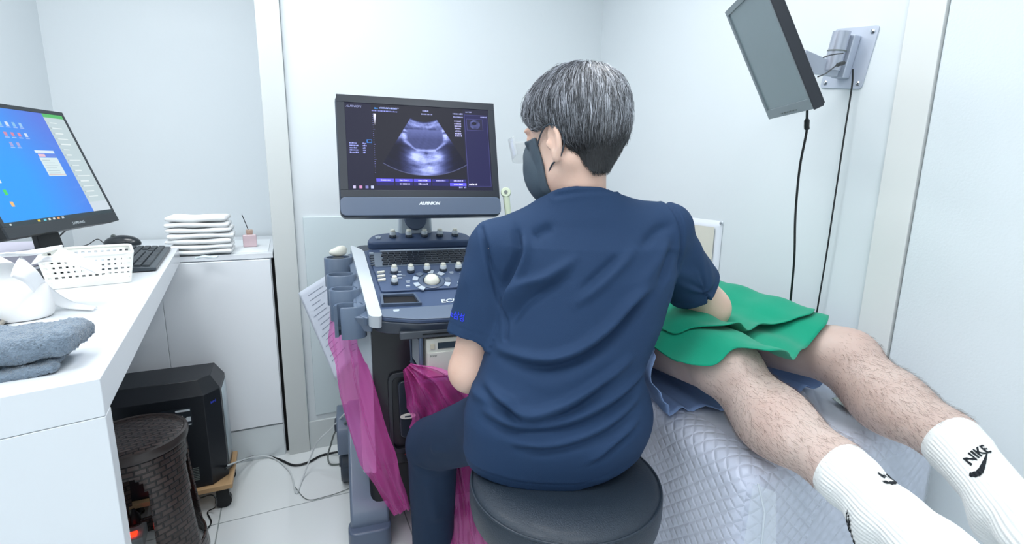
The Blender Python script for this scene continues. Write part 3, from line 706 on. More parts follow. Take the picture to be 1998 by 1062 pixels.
# console frame K: x right, y up the slope, z out of it
K = Matrix.Translation((0, 0, .80)) @ Matrix.Rotation(TL_, 4, 'X')
def cb_(mb, name, m, parent=ct, **k): return mb.build(name, m, parent, world=False, **k)
def rpoly(pts, r=.02, n=4):
    out = []; N = len(pts)
    for i in range(N):
        p = np.array(pts[i], float); a = np.array(pts[i-1], float)-p; b = np.array(pts[(i+1) % N], float)-p; la, lb = np.linalg.norm(a), np.linalg.norm(b)
        rr = min(r, la*.45, lb*.45); a = p+a/la*rr; b = p+b/lb*rr
        for k in range(n+1): t = k/n; out.append(a*(1-t)**2+p*2*t*(1-t)+b*t*t)
    return out
def plate(pts, z0, z1, r=.02, M=None, n=4):
    q = rpoly(pts, r, n); mb = MB().prism([(p[0], p[1], z0) for p in q], (0, 0, z1-z0)); return mb.xf(M) if M is not None else mb
# underside tray and deck
cb_(plate([(-.225, .0), (-.10, -.03), (.03, -.035), (.13, -.015), (.165, .0), (.20, .44), (-.265, .44)], -.055, -.012, .04, K), 'console_underside', M_cart2, bevel=.006)
cb_(plate([(-.205, .0), (-.10, -.026), (.03, -.03), (.12, -.012), (.145, .0), (.165, .38), (-.235, .38)], -.012, .0, .02, K), 'console_deck', M_con, bevel=.003)
# the hand-rest: lighter front lip
cb_(plate([(-.200, .0), (-.10, -.024), (.03, -.028), (.12, -.010), (.140, .0), (.142, .035), (-.205, .035)], .0, .004, .01, K), 'palm_rest', M_seatblue, bevel=.002)
# raised keyboard field
cb_(plate([(-.192, .118), (.135, .118), (.15, .37), (-.222, .37)], .0, .008, .01, K), 'control_panel', M_con, bevel=.003)
cb_(plate([(-.205, .255), (.14, .255), (.148, .345), (-.215, .345)], .008, .0095, .01, K), 'keyboard_field', mat('console_steel', '6F7C8C', .4), bevel=.0005)
# back ridge with the upper knobs
cb_(plate([(-.225, .375), (-.205, .435), (-.12, .455), (.05, .455), (.135, .435), (.155, .375)], .0, .03, .03, K), 'knob_ridge', M_con, bevel=.008, seg=3)
# side rails
for sx, nm in ((-1, 0), (1, 1)):
    x0, x1, x2, x3 = (-.235, -.198, -.232, -.275) if sx < 0 else (.138, .175, .215, .172)
    cb_(plate([(x0, -.005), (x1, -.012), (x2, .36), (x3, .40)], -.03, .012, .016, K, 5), 'side_rail', M_rail, bevel=.006, seg=3)
# keyboard keys
mkey = mat('console_key', '1E2632', .4); mkey_l = mat('console_key_light', 'B8C4D2', .35)
for r_ in range(6):
    for c_k in range(15):
        x = -.178+c_k*.0205+(.004*(r_ % 2)); y = .262+r_*.0135
        if c_k in range(4, 11) and r_ == 0:
            if c_k > 4: continue
            mb = MB().box((x, y, .0095), (x+.135, y+.0105, .0135))
        else: mb = MB().box((x, y, .0095), (x+.0175, y+.0105, .0135))
        cb_(mb.xf(K), 'key', mkey, smooth=False)
cb_(MB().box((-.18, .348, .010), (.115, .353, .013)).xf(K), 'light_bar', mkey_l)
# knobs
def knob(x, y, z, s=1.0, m=M_chrome):
    s = s*1.18
    T = K @ Matrix.Translation((x, y, z)) @ Matrix.Rotation(-TL_*.6, 4, 'X')
    k_ = cb_(MB().lathe([(.0105*s, 0), (.0105*s, .006), (.0095*s, .008)], n=24).xf(T), 'knob', M_cart2)
    cb_(MB().lathe([(.0092*s, .008), (.0092*s, .017), (.0082*s, .019), (.0080*s, .019)], n=24).xf(T), 'knob_collar', M_rail, k_)
    cb_(MB().lathe([(.0070*s, .0185), (.0072*s, .024), (.0055*s, .0265), (.001, .027)], n=24).xf(T), 'knob_cap', M_cream, k_)
for x in (-.132, -.077, -.022, .033, .088): knob(x, .415, .03)
for x in (-.145, -.093, -.041, .012, .063): knob(x, .218, .008)
knob(-.150, .155, .008, .9); knob(.09, .155, .008, .9)
# star-shaped power button
mb = MB()
for k in range(5):
    a_ = k*math.pi*2/5+.3; mb.lathe([(.005, 0), (.005, .003)], (-.182+.005*math.cos(a_), .41+.005*math.sin(a_), .03), 10)
cb_(mb.xf(K), 'power_button', mkey_l)
# trackball with its ring of arc keys
cb_(MB().lathe([(.040, 0), (.040, .002), (.036, .004), (.029, .004), (.027, 0)], (-.035, .158, .008), 40).xf(K), 'ball_ring', M_cart)
v, f = [], []
tb_ = cb_(MB().lathe([(.0245*math.cos(a_), .0245*math.sin(a_)) for a_ in np.linspace(0, math.pi/2-.02, 10)], (-.035, .158, .008), 32).xf(K), 'trackball', M_cream, angle=0)
def arc(r0, r1, a0, a1, z0, z1, c, n=8):
    p = [(c[0]+r0*math.cos(a), c[1]+r0*math.sin(a), z0) for a in np.linspace(a0, a1, n)]+[(c[0]+r1*math.cos(a), c[1]+r1*math.sin(a), z0) for a in np.linspace(a1, a0, n)]
    return MB().prism(p, (0, 0, z1-z0))
for d0 in (-38, -8+0, 22+14, 75, 118, 150, 188-0, 215):
    a0 = math.radians(d0); cb_(arc(.043, .060, a0, a0+.38, .008, .012, (-.035, .158)).xf(K), 'arc_key', mkey_l if d0 not in (-8, 118) else M_seatblue, bevel=.0008)
# small buttons
rg = random.Random(8)
for (x, y) in [(-.185+.0*i, .17+.022*i) for i in range(3)]:
    cb_(plate([(x-.014, y), (x+.010, y+.004), (x+.010, y+.010), (x-.014, y+.007)], .008, .014, .003, K), 'slim_button', M_cream)
for i in range(3):
    for j in range(2):
        x = -.160+j*.022; y = .180+i*.018; cb_(MB().box((x, y, .008), (x+.014, y+.006, .011)).xf(K), 'button', mkey_l if j else M_seatblue, bevel=.0006)
for i in range(6): 
    y = .262+i*.015; cb_(MB().box((-.215, y, .009), (-.202, y+.007, .012)).xf(K), 'button', M_cart2 if i < 5 else mkey_l, bevel=.0006)
for (x, y) in ((-.125, .195), (-.115, .160), (-.095, .145), (-.118, .135), (-.08, .20), (-.02, .197), (.03, .20), (.06, .19), (.045, .14), (.07, .165), (.10, .20), (.12, .18), (.12, .14), (.04, .123)):
    mb = MB().box((x, y, .008), (x+.013, y+.006, .010)); mb.box((x+.001, y-.004, .008), (x+.012, y-.002, .0084)); cb_(mb.xf(K), 'button', M_seatblue if rg.random() < .6 else mkey_l, bevel=.0004)
# storage tray (a real recess frame with a dark bottom)
tz = [(-.197, .050), (-.082, .045), (-.094, .098), (-.197, .104)]
mb = MB(); q = [(p[0], p[1]) for p in tz]
qi = [(-.190, .054), (-.089, .049), (-.100, .093), (-.190, .098)]
for k in range(4):
    a_, b_, c_, d_ = q[k], q[(k+1) % 4], qi[(k+1) % 4], qi[k]
    mb.hexa([(a_[0], a_[1], 0), (b_[0], b_[1], 0), (c_[0], c_[1], 0), (d_[0], d_[1], 0), (a_[0], a_[1], .010), (b_[0], b_[1], .010), (c_[0], c_[1], .010), (d_[0], d_[1], .010)])
cb_(mb.xf(K), 'tray_rim', M_cart)
cb_(MB().prism([(p[0], p[1], .0005) for p in qi], (0, 0, .001)).xf(K), 'tray_bottom', mat('tray_black', '0E1118', .6))
text_mesh('ECUBE', .024, K @ Matrix.Translation((.022, .050, .0012)) @ Matrix.Scale(1.25, 4, (1, 0, 0)), M_rail, ct, 'lettering', world=False, bold=.0006)
cb_(plate([(-.165, .018), (-.150, .018), (-.148, .028), (-.167, .028)], .004, .005, .003, K), 'shield_mark', mkey_l)
# probe holder: four cups outside the left rail
hc = [(-.284, .058), (-.297, .142), (-.306, .222), (-.314, .325)]
KH = K
def ringmb(c, rx, ry, t, z0, z1, n=32, open_=None, sq=2.6):
    V = []; a_s = np.linspace(0, 2*math.pi, n, endpoint=False) if open_ is None else np.linspace(open_[0], open_[1], n)
    se = lambda a, k: math.copysign(abs(k(a))**(2/sq), k(a))
    for a in a_s:
        x, y = se(a, math.cos), se(a, math.sin)
        V += [(c[0]+x*rx, c[1]+y*ry, z0), (c[0]+x*rx, c[1]+y*ry, z1-.003), (c[0]+x*(rx-.002), c[1]+y*(ry-.002), z1), (c[0]+x*(rx-t), c[1]+y*(ry-t), z1), (c[0]+x*(rx-t-.001), c[1]+y*(ry-t-.001), z1-.003), (c[0]+x*(rx-t-.003), c[1]+y*(ry-t-.003), z0)]
    N = len(a_s); Fs = []
    for i in range(N if open_ is None else N-1):
        j = (i+1) % N
        for k in range(6): Fs.append((i*6+k, j*6+k, j*6+(k+1) % 6, i*6+(k+1) % 6))
    if open_ is not None: Fs += [tuple(range(6))[::-1], tuple(range((N-1)*6, N*6))]
    return MB().add(V, Fs)
M_cup = mat('cup_slate', '5E6E84', .3, coat=.3); M_cupd = mat('cup_inner', '39434F', .4)
hb = cb_(plate([(-.225, .005), (-.275, .015), (-.275, .30), (-.275, .395), (-.262, .40), (-.225, .02)], -.055, -.004, .01, K), 'holder_bracket', M_cup, bevel=.005)
ctl = basis((1, 0, 0), (0, 1, 0), (0, 0, 1), (0, 0, 0))
for i, (x, y) in enumerate(hc):
    z_ = .80+y*st_; yy = y*ct_
    op = None if i else (math.radians(-120), math.radians(185))
    c_ = cb_(ringmb((x, yy), .044, .036, .008, z_-.085, z_+.008, open_=op), 'probe_cup', M_cup, angle=50)
    cb_(MB().lathe([(.034, 0), (.034, .004)], (x, yy, z_-.06), 24), 'cup_floor', M_cupd, c_)
cb_(plate([(-.262, .02), (-.235, .0), (-.235, .36), (-.285, .365)], -.03, -.002, .01, K), 'holder_web', M_cup, bevel=.004)
for i, (x, y) in enumerate(hc):
    x = -.065-x; z_ = .80+y*st_; yy = y*ct_; c_ = cb_(ringmb((x, yy), .044, .036, .008, z_-.085, z_+.008), 'probe_cup', M_cup, angle=50)
    cb_(MB().lathe([(.034, 0), (.034, .004)], (x, yy, z_-.06), 24), 'cup_floor', M_cupd, c_)
cb_(plate([(.197, .02), (.170, .0), (.170, .36), (.220, .365)], -.03, -.002, .01, K), 'holder_web', M_cup, bevel=.004)
# transducer in the last cup
x, y = hc[3]; z_ = .80+y*st_; yy = y*ct_
pr = thing('ultrasound_probe', tuple(CM @ Vector((x, yy, z_-.05))), 'cream ultrasound probe standing in the rear holder cup of the scanner', 'probe', TH)
mb = MB().lathe([(.012, -.0), (.014, .03), (.016, .045), (.018, .055)], n=20); mb.build('handle', M_blackp, pr, world=False)
def head_(P):
    d = ell(P, (0, 0, .074), (.027, .015, .014)); return smax(smin(d, ell(P, (.010, 0, .084), (.018, .012, .012)), .008), P[:, 2]-.094-.25*P[:, 0], .003)
v, f = sdf_mesh(head_, (-.04, -.03, .04), (.04, .03, .12), .0025); obj('probe_head', v, f, M_cream, pr, world=False, angle=0)
# body
cb_(plate([(-.262, .10), (-.235, .085), (.155, .085), (.182, .10), (.182, .50), (-.262, .50)], .285, .755, .02), 'body_shell', M_bodyk, bevel=.006)
cb_(plate([(-.268, .092), (-.228, .078), (-.226, .098), (-.255, .11), (-.258, .505), (-.270, .505)], .27, .75, .006), 'side_cover', M_lgrey, bevel=.003)
cb_(plate([(.188, .092), (.148, .078), (.146, .098), (.175, .11), (.178, .505), (.190, .505)], .27, .75, .006), 'side_cover', M_lgrey, bevel=.003)
# recessed drive bay with scanner handle
mb = MB()
fr = rpoly([(-.185, .33), (-.075, .33), (-.075, .60), (-.185, .60)], .03, 5); fi = rpoly([(-.172, .345), (-.088, .345), (-.088, .585), (-.172, .585)], .022, 5)
N = len(fr); V = [(p[0], .072, p[1]) for p in fr]+[(p[0], .072, p[1]) for p in fi]+[(p[0], .086, p[1]) for p in fr]+[(p[0], .086, p[1]) for p in fi]
Fs = []
for i in range(N):
    j = (i+1) % N; Fs += [(i, j, N+j, N+i), (2*N+i, 3*N+i, 3*N+j, 2*N+j), (i, 2*N+i, 2*N+j, j), (N+i, N+j, 3*N+j, 3*N+i)]
cb_(mb.add(V, Fs), 'bay_frame', mat('bay_black', '1D2129', .35, coat=.3), bevel=.002)
pdl = cb_(MB().prism([(p[0], .072, p[1]) for p in rpoly([(-.152, .38), (-.108, .38), (-.104, .57), (-.156, .57)], .018, 5)], (0, .014, 0)), 'bay_handle', mat('bay_slate', '242C38', .3, coat=.3), bevel=.004)
cb_(MB().lathe([(.001, 0), (.024, 0), (.024, .003)], (-.128, .070, .455), 32, axis=(0, -1, 0), sy=.36).xf(Matrix.Identity(4)), 'oval_badge', M_cream, pdl)
cb_(MB().box((-.138, .0655, .453), (-.118, .0665, .457)), 'badge_print', M_cart2, pdl)
cb_(MB().box((-.14, .083, .315), (-.105, .085, .318)), 'red_mark', mat('mark_red', '8A3040', .5))
# printer hung under the console
pk = cb_(plate([(-.155, -.02), (.145, -.02), (.145, .22), (-.118, .22)], .735, .757, .01), 'printer_shelf', mat('shelf_grey', '4A5058', .4), bevel=.003)
cb_(MB().box((-.09, -.022, .745), (.11, -.020, .748)), 'shelf_slot', M_blackp, pk)
pb = cb_(plate([(-.078, -.01), (.13, -.01), (.13, .22), (-.108, .22)], .612, .728, .005), 'thermal_printer', mat('printer_cream', 'D6D8D0', .4), bevel=.003)
cb_(MB().box((-.076, -.014, .612), (.128, -.009, .686)), 'paper_door', mat('printer_cream2', 'DADBD4', .35), pb, bevel=.001)
cb_(MB().box((-.045, -.0135, .697), (.01, -.010, .715)), 'display', mat('lcd_dark', '3A4650', .25), pb)
cb_(MB().box((-.066, -.014, .697), (-.055, -.010, .712)), 'button', mat('button_beige', 'C8C4B0', .4), pb)
for x in (.025, .045): cb_(MB().box((x, -.013, .702), (x+.012, -.010, .709)), 'button', M_gcable, pb)
text_mesh('SONY', .008, Matrix.Translation((-.058, -.0145, .674)) @ Matrix.Rotation(math.pi/2, 4, 'X'), M_gcable, pb, 'logo', world=False)
mb = MB()
for p0, p1 in (((-.094, -.012, .735), (-.094, -.012, .60)), ((-.094, -.012, .60), (.135, -.012, .60)), ((-.094, -.012, .735), (-.135, .20, .735)), ((-.094, -.012, .60), (-.128, .20, .66)), ((-.113, .09, .735), (-.110, .09, .625))):
    mb.tube([p0, p1], .0065, 8)
cb_(mb, 'printer_cradle', M_cart)
for y0, y1 in ((.0, .075), (.10, .18)):
    cb_(MB().hexa([(-.094-(y0)*.2, y0, .63+y0*.2), (-.094-y1*.2, y1, .63+y1*.2), (-.090-y1*.2, y1, .63+y1*.2), (-.090-y0*.2, y0, .63+y0*.2), (-.094-y0*.2, y0, .72), (-.094-y1*.2, y1, .72), (-.090-y1*.2, y1, .72), (-.090-y0*.2, y0, .72)]), 'cradle_pad', M_lgrey)
# base with arched side legs, rear wheels, front bumpers
cb_(plate([(-.25, .10), (.17, .10), (.17, .56), (-.25, .56)], .12, .285, .03), 'base_chassis', mat('chassis_black', '101318', .5), bevel=.01)
for sx in (-1, 1):
    xo = cx+sx*.262-.0; x0, x1 = (xo-.012, xo+.108) if sx < 0 else (xo-.108, xo+.012)
    prof = [(.075, .02), (.070, .12), (.10, .155), (.17, .20), (.25, .245), (.33, .30), (.42, .335), (.50, .335), (.56, .30), (.585, .24), (.59, .20), (.555, .20), (.53, .235), (.48, .25), (.42, .23), (.37, .16), (.33, .10), (.30, .07), (.15, .06), (.14, .02)]
    pts = rpoly(prof, .03, 3)
    leg = cb_(MB().prism([(x0, p[0], p[1]) for p in pts], (x1-x0, 0, 0)), 'base_leg', M_seatblue, bevel=.010, seg=3)
    cb_(plate([(x0-.008, .04), (x1+.004, .04), (x1+.004, .12), (x0-.008, .12)], .025, .095, .03), 'bumper', M_cart, leg, bevel=.008)
    xc = (x0+x1)/2
    wh = cb_(MB().lathe([(.02, -.022), (.072, -.022), (.078, -.014), (.078, .014), (.072, .022), (.02, .022)], (x0-.012, .50, .078), 40, axis=(1, 0, 0)), 'caster_wheel', mat('caster_slate', '3C4552', .45), leg)
    cb_(MB().cyl((x0-.040, .50, .078), (x0+.05, .50, .078), .02), 'hub', M_cart2, wh)
    cb_(MB().lathe([(.02, -.018), (.042, -.018), (.042, .018), (.02, .018)], (xc, .09, .042), 28, axis=(1, 0, 0)), 'front_wheel', mat('caster_slate', '3C4552', .45), leg)
    fen = rpoly([(.40, .16), (.405, .255), (.45, .30), (.55, .30), (.595, .24), (.60, .16), (.575, .16), (.565, .19), (.50, .205), (.43, .19), (.42, .16)], .02, 3)
    cb_(MB().prism([(x0-.040, p[0], p[1]) for p in fen], (.06, 0, 0)), 'fender', M_seatblue, leg, bevel=.008, seg=3)
    cb_(MB().box((x0-.050, .47, .22), (x0-.034, .53, .255)), 'brake_pedal', M_cart2, leg, bevel=.006)
# column and monitor
cb_(MB().prism([(p[0], .395, p[1]) for p in [(-.112, .94), (.014, .94), (.006, 1.09), (-.104, 1.09)]], (0, .06, 0)), 'column', mat('column_silver', 'AEBAC4', .3, .2, coat=.3), bevel=.012, seg=3)
cb_(MB().lathe([(.001, 0), (.038, 0), (.040, .006), (.036, .012), (.001, .012)], (-.049, .398, 1.045), 40, axis=(0, -1, 0), sy=1.1), 'pivot_disc', M_cart)
mt_ = math.atan2(.242-.146, 1.432-1.074); MW, MHt = .494, .372
# sits on a tilt hinge; M frame: x right, y up the panel, z towards the viewer
def mrot(ang):
    y_ = np.array([0, math.sin(ang), math.cos(ang)]); z_ = np.array([0, -math.cos(ang), math.sin(ang)]); return y_, z_
my, mz = mrot(mt_)
mn = basis((1, 0, 0), my, mz, (-.299, .143, 1.071))
hs = cb_(plate([(0, 0), (MW, 0), (MW, MHt), (0, MHt)], -.045, -.002, .022, mn, 5), 'monitor_housing', M_cart2, bevel=.01, seg=3)
cb_(MB().hexa([tuple(mn @ Vector(p)) for p in ((.15, .02, -.10), (.34, .02, -.10), (.34, .02, -.04), (.15, .02, -.04), (.15, .25, -.07), (.34, .25, -.07), (.34, .25, -.04), (.15, .25, -.04))]), 'monitor_back', M_cart2, bevel=.008)
cb_(MB().tube([tuple(mn @ Vector((.247, .08, -.09))), (-.049, .42, 1.06)], .03, 16), 'tilt_hinge', M_cart)
mb = MB(); o_ = rpoly([(0, .062), (MW, .062), (MW, MHt), (0, MHt)], .001, 1)
for lo, hi in (((.004, .060), (MW-.004, .081)), ((.004, MHt-.026), (MW-.004, MHt-.003)), ((.004, .081), (.027, MHt-.026)), ((MW-.025, .081), (MW-.004, MHt-.026))): mb.box((lo[0], lo[1], -.004), (hi[0], hi[1], .002))
cb_(mb.xf(mn), 'bezel', mat('bezel_black_blue', '1E2530', .35, coat=.2), bevel=.0008)
cb_(plate([(.002, .004), (MW-.002, .004), (MW-.002, .060), (.002, .060)], -.004, .003, .018, mn), 'chin', M_cart, bevel=.002)
text_mesh('ALPINION', .0125, mn @ Matrix.Translation((.262, .036, .0034)) @ Matrix.Scale(1.1, 4, (1, 0, 0)), mat('logo_silver', 'D8DEE4', .3, .3), ct, 'logo', world=False, shear=.3, bold=.0007)
# ultrasound picture
sw, sh = MW-.052, MHt-.107; nx, ny = 480, 290
X, Y = np.meshgrid(np.linspace(0, 1, nx), np.linspace(1, 0, ny)); img = np.zeros((ny, nx, 3)); img[:] = hexl('17182C')
P3 = np.stack([X.ravel()*8, Y.ravel()*5, 0*X.ravel()], 1)
rect(img, X, Y, .17, 0, .81, .86, '15161F'); rect(img, X, Y, .815, .05, .825, .95, '25264A'); rect(img, X, Y, .82, .07, .99, .95, '1C1C46')
for e in ((.82, .07, .99, .074), (.82, .945, .99, .95), (.82, .07, .822, .95), (.988, .07, .99, .95)): rect(img, X, Y, *e, '4A4A8C')
asp = sw/sh
ax_, ay_ = (X-.525)*asp, Y-(-.10)          # fan apex above the picture
rr = np.hypot(ax_, ay_); th_ = np.arctan2(ax_, ay_)
r0, r1, ha = .285, .925, .60
fan = np.clip((ha*.93-np.abs(th_))/.006, 0, 1)*np.clip((rr-r0)/.004, 0, 1)*np.clip((r1-rr)/.006, 0, 1)
pn = lambda s, sd: vnoise(np.stack([th_.ravel()*s*1.0, rr.ravel()*s*3, 0*rr.ravel()], 1), 1, sd).reshape(ny, nx)
g = .10+0*rr
g += .38*np.exp(-((rr-.31)/.012)**2)+.62*np.exp(-((rr-.345-.02*th_**2)/.026)**2)+.75*np.exp(-((rr-.435-.05*th_**2+.006*np.sin(th_*14))/.014)**2)+.22*np.exp(-((rr-.40)/.03)**2)
fade = np.clip((.62-np.abs(th_))/.05, 0, 1)
# bladder (dark), its bright walls, tissue below
bx_, by_ = (X-.530)/.118, (Y-.395)/.118
wdt = np.where(by_ < .1, 1.08, 1.08-.62*np.clip(by_-.1, 0, 1)**1.3)
trap = np.maximum(np.abs(bx_)/wdt, np.abs(by_)+.10*np.abs(bx_)*(by_ > 0))
bl_in = np.clip((1-trap)/.07, 0, 1)
wallb = np.exp(-((trap-1.13)/.16)**2)*(by_ > -.6)*(np.abs(by_) < 1.4)
low = .8*np.exp(-((Y-.63)/.08)**2)*np.exp(-((X-.53)/.10)**2)+.8*np.exp(-((Y-.76)/.075)**2)*np.exp(-((X-.54)/.075)**2)+.9*np.exp(-((Y-.60)/.05)**2)*(np.exp(-((X-.45)/.04)**2)+np.exp(-((X-.61)/.04)**2))
low += .35*np.exp(-((Y-.87)/.06)**2)*np.exp(-((X-.50)/.17)**2)
side_ = np.exp(-((Y-(.36+.35*(.36-X)))/.035)**2)*np.exp(-((X-.33)/.06)**2)+.8*np.exp(-((Y-(.34+.4*(X-.66)))/.05)**2)*np.exp(-((X-.68)/.05)**2)
g = g+.62*wallb+.85*low+.65*side_+.10*np.exp(-((Y-.7)/.25)**2)*np.exp(-((X-.5)/.22)**2)
g *= (.72+.32*pn(14, 2)+.26*pn(37, 4)+.16*pn(80, 6)+.10*pn(170, 12))
g = g*(1-bl_in)+bl_in*(.17+.16*np.clip(-by_, 0, 1)+.02*pn(60, 3))
g -= .30*np.exp(-((X-.53)/.016)**2-((Y-.555)/.03)**2)+.35*np.exp(-((X-.545)/.022)**2-((Y-.685)/.018)**2)
g = np.clip(g, .03, 1)
side_dark = np.clip((np.abs(X-.53)-.10)/.09, 0, 1)*np.clip((Y-.42)/.05, 0, 1); g *= 1-.80*side_dark
top_out = np.clip((np.abs(th_)-.40)/.06, 0, 1)*(Y > .40); g *= 1-.3*top_out
tint = np.stack([g**1.35*.46, g**1.3*.54, g**1.05*1.05], -1)*1.0
img = img*(1-fan[..., None])+tint*fan[..., None]
edge = np.exp(-((rr-r1)/.004)**2)*(np.abs(th_) < ha*.93); img += edge[..., None]*np.array([.08, .09, .2])
m = (X > .185) & (X < .202) & (Y > .115) & (Y < .25); gx = np.clip(1-(Y-.115)/.135, 0, 1); wdg = m & (np.abs(X-.192) < .008*(.3+gx)); img[wdg] = (gx[wdg]**.8)[:, None]*hexl('E8E8FF')
for k in range(28): rect(img, X, Y, .176, .12+k*.025, .182 if k % 7 else .190, .125+k*.025, '6A6CB0')
def txt(x, y, n, c='A8AEE8', h_=.014, sd=0, a=1):
    rg = random.Random(int(x*1000+y*777)+sd); xx = x
    for k in range(n):
        w_ = rg.uniform(.005, .009); rect(img, X, Y, xx, y+rg.uniform(-.002, .002), xx+w_, y+h_, c, a*rg.uniform(.6, 1)); xx += w_+.0025
txt(.19, .045, 3, '40A0FF'); txt(.225, .04, 13, 'A0B4FF'); txt(.175, .075, 18, '8C94E0'); txt(.52, .045, 5); txt(.51, .085, 8); txt(.735, .06, 8); txt(.74, .10, 8)
for k in range(7): txt(.745, .15+k*.03, 5, 'B8B8F0', .016, k)
txt(.83, .03, 5); txt(.94, .085, 5)
for k in range(5): txt(.02, .46+k*.026, 6, '9CA4F0', .014, k); txt(.105, .46+k*.026, 2+(k < 2), '9CA4F0', .014, k)
for e in ((.133, .42, .165, .424), (.133, .455, .165, .459), (.133, .42, .136, .459), (.163, .42, .166, .459)): rect(img, X, Y, *e, '3888E8')
for k, (c1, c2) in enumerate((('5A54E0', 1), ('5650D8', 1), ('5A54E0', 1), ('2C2A80', .8), ('2A2878', .8))):
    x0 = .182+k*.126; rect(img, X, Y, x0, .868, x0+.118, .900, c1); txt(x0+.03, .876, 7, 'C8C8FF', .014, k, c2)
    rect(img, X, Y, x0, .908, x0+.118, .945, '1E1C58' if k < 4 else '5C56F0')
    if k in (1, 2, 4): txt(x0+.03, .918, 7, 'D0D0FF', .014, k)
txt(.825, .915, 6, 'E8E8FF', .022); txt(.75, .955, 3); txt(.785, .955, 2)
for x, c in ((.03, 'D0C8F0'), (.07, 'D090C0'), (.11, '8080C0'), (.145, 'C8D0FF')): rect(img, X, Y, x, .95, x+.018, .98, c, .8)
rect(img, X, Y, .835, .12, .955, .26, '20203C'); m_ = (np.hypot((X-.895)/.038, (Y-.19)/.055) < 1); img[m_] = hexl('7078C0')*(.5+.5*pn(30, 9)[m_])[:, None]; m_ = np.hypot((X-.890)/.018, (Y-.175)/.02) < 1; img[m_] = hexl('101020')
for e in ((.835, .12, .955, .123), (.835, .257, .955, .26), (.835, .12, .837, .26), (.953, .12, .955, .26)): rect(img, X, Y, *e, '4A4A88')
img += hexl('0E0E22')*.5
xs, ys = np.meshgrid(np.linspace(0, sw, nx), np.linspace(0, sh, ny)); v = np.stack([xs.ravel()+.027, ys.ravel()+.081, 0*xs.ravel()+.0005], 1)
Mn = np.array(mn); v = v@Mn[:3, :3].T+Mn[:3, 3]; i = np.arange(nx*ny).reshape(ny, nx)
f = np.stack([i[:-1, :-1], i[:-1, 1:], i[1:, 1:], i[1:, :-1]], -1).reshape(-1, 4)
so = obj('screen', v, f, attr_mat('ultrasound_screen', .4, spec=.15, emit=1.25), ct, world=False, smooth=False); color_attr(so, img[::-1].reshape(-1, 3)[::1] if False else img.reshape(-1, 3))
me_ = mat('screen_text_glow', '000000', .5, emit='B0B8F0', estr=.8)
text_mesh('ALPINION', .0095, mn @ Matrix.Translation((.052, .081+sh*.945, .0012)), me_, so, 'screen_text', world=False, shear=.3, depth=.0001)
text_mesh('SAMSUNG UROLOGY', .0058, mn @ Matrix.Translation((.158, .081+sh*.951, .0012)), me_, so, 'screen_text', world=False, depth=.0001)

# handle rod behind the console (pale green)
hp = at_t(1000, 440, 1.62); ht = at_t(987, 376, 1.60)
hp = np.array(CM @ Vector((.247, .142*ct_, .80)))
hd = thing('plastic_grip', hp, 'pale green plastic handle standing in a cup at the right of the ultrasound monitor', 'handle')
dv = ht-hp; dv /= np.linalg.norm(dv)
M_pg = mat('pale_green_plastic', 'CBD6BE', .35, coat=.2)
MB().tube([hp, hp*.5+ht*.5, ht], [.010, .009, .011], 12).build('rod', M_pg, hd)
MB().lathe([(.001, -.010), (.014, -.010), (.0165, -.006), (.0165, .006), (.014, .010), (.001, .010)], tuple(ht), 28, axis=tuple(-F)).build('round_end', M_pg, hd)
MB().cyl(ht-F*.0105, ht-F*.012, .006).build('screw', M_gcable, hd)

# ------------------------------------------------------------ papers on the left of the cart
M_doc = mat('document_paper', 'D5DCE8', .7, vary=.01)
def docsheet(corn, name, label, rows_, bend=.02):
    p = [np.array(q) for q in corn]     # TL TR BR BL
    f_ = lambda u, v_: (p[0]*(1-u)+p[1]*u)*(1-v_)+(p[3]*(1-u)+p[2]*u)*v_+CV*(bend*math.sin(math.pi*u)*v_*v_)
    root = thing(name, p[3], label, 'document')
    MB().grid(lambda u, v_: tuple(f_(u, v_)), 16, 20).build('page', M_doc, root, solid=.0006, angle=0)
    rg = random.Random(len(label)); mb = MB()
    for k in range(rows_):
        v0 = .08+k*.8/rows_; x0 = rg.choice((.12, .12, .2)); x1 = rg.uniform(.4, .9)
        mb2 = MB().grid(lambda a_, b_: tuple(f_(x0+(x1-x0)*a_, v0+.007*b_)-CV*.0012), 6, 1); mb.add(mb2.v, mb2.f)
    mb.build('print', mat('print_grey', '8E98AA', .7), root, smooth=False)
docsheet([at_t(582, 572, 1.75), at_t(652, 528, 1.72), at_t(700, 690, 1.70), at_t(655, 742, 1.74)], 'document_sheet', 'printed paper sheet hanging aslant behind the pink plastic, left one', 14)
docsheet([at_t(648, 545, 1.66), at_t(702, 560, 1.66), at_t(712, 706, 1.60), at_t(690, 722, 1.60)], 'document_sheet', 'printed paper sheet hanging against the cart, right of the pink plastic', 12)

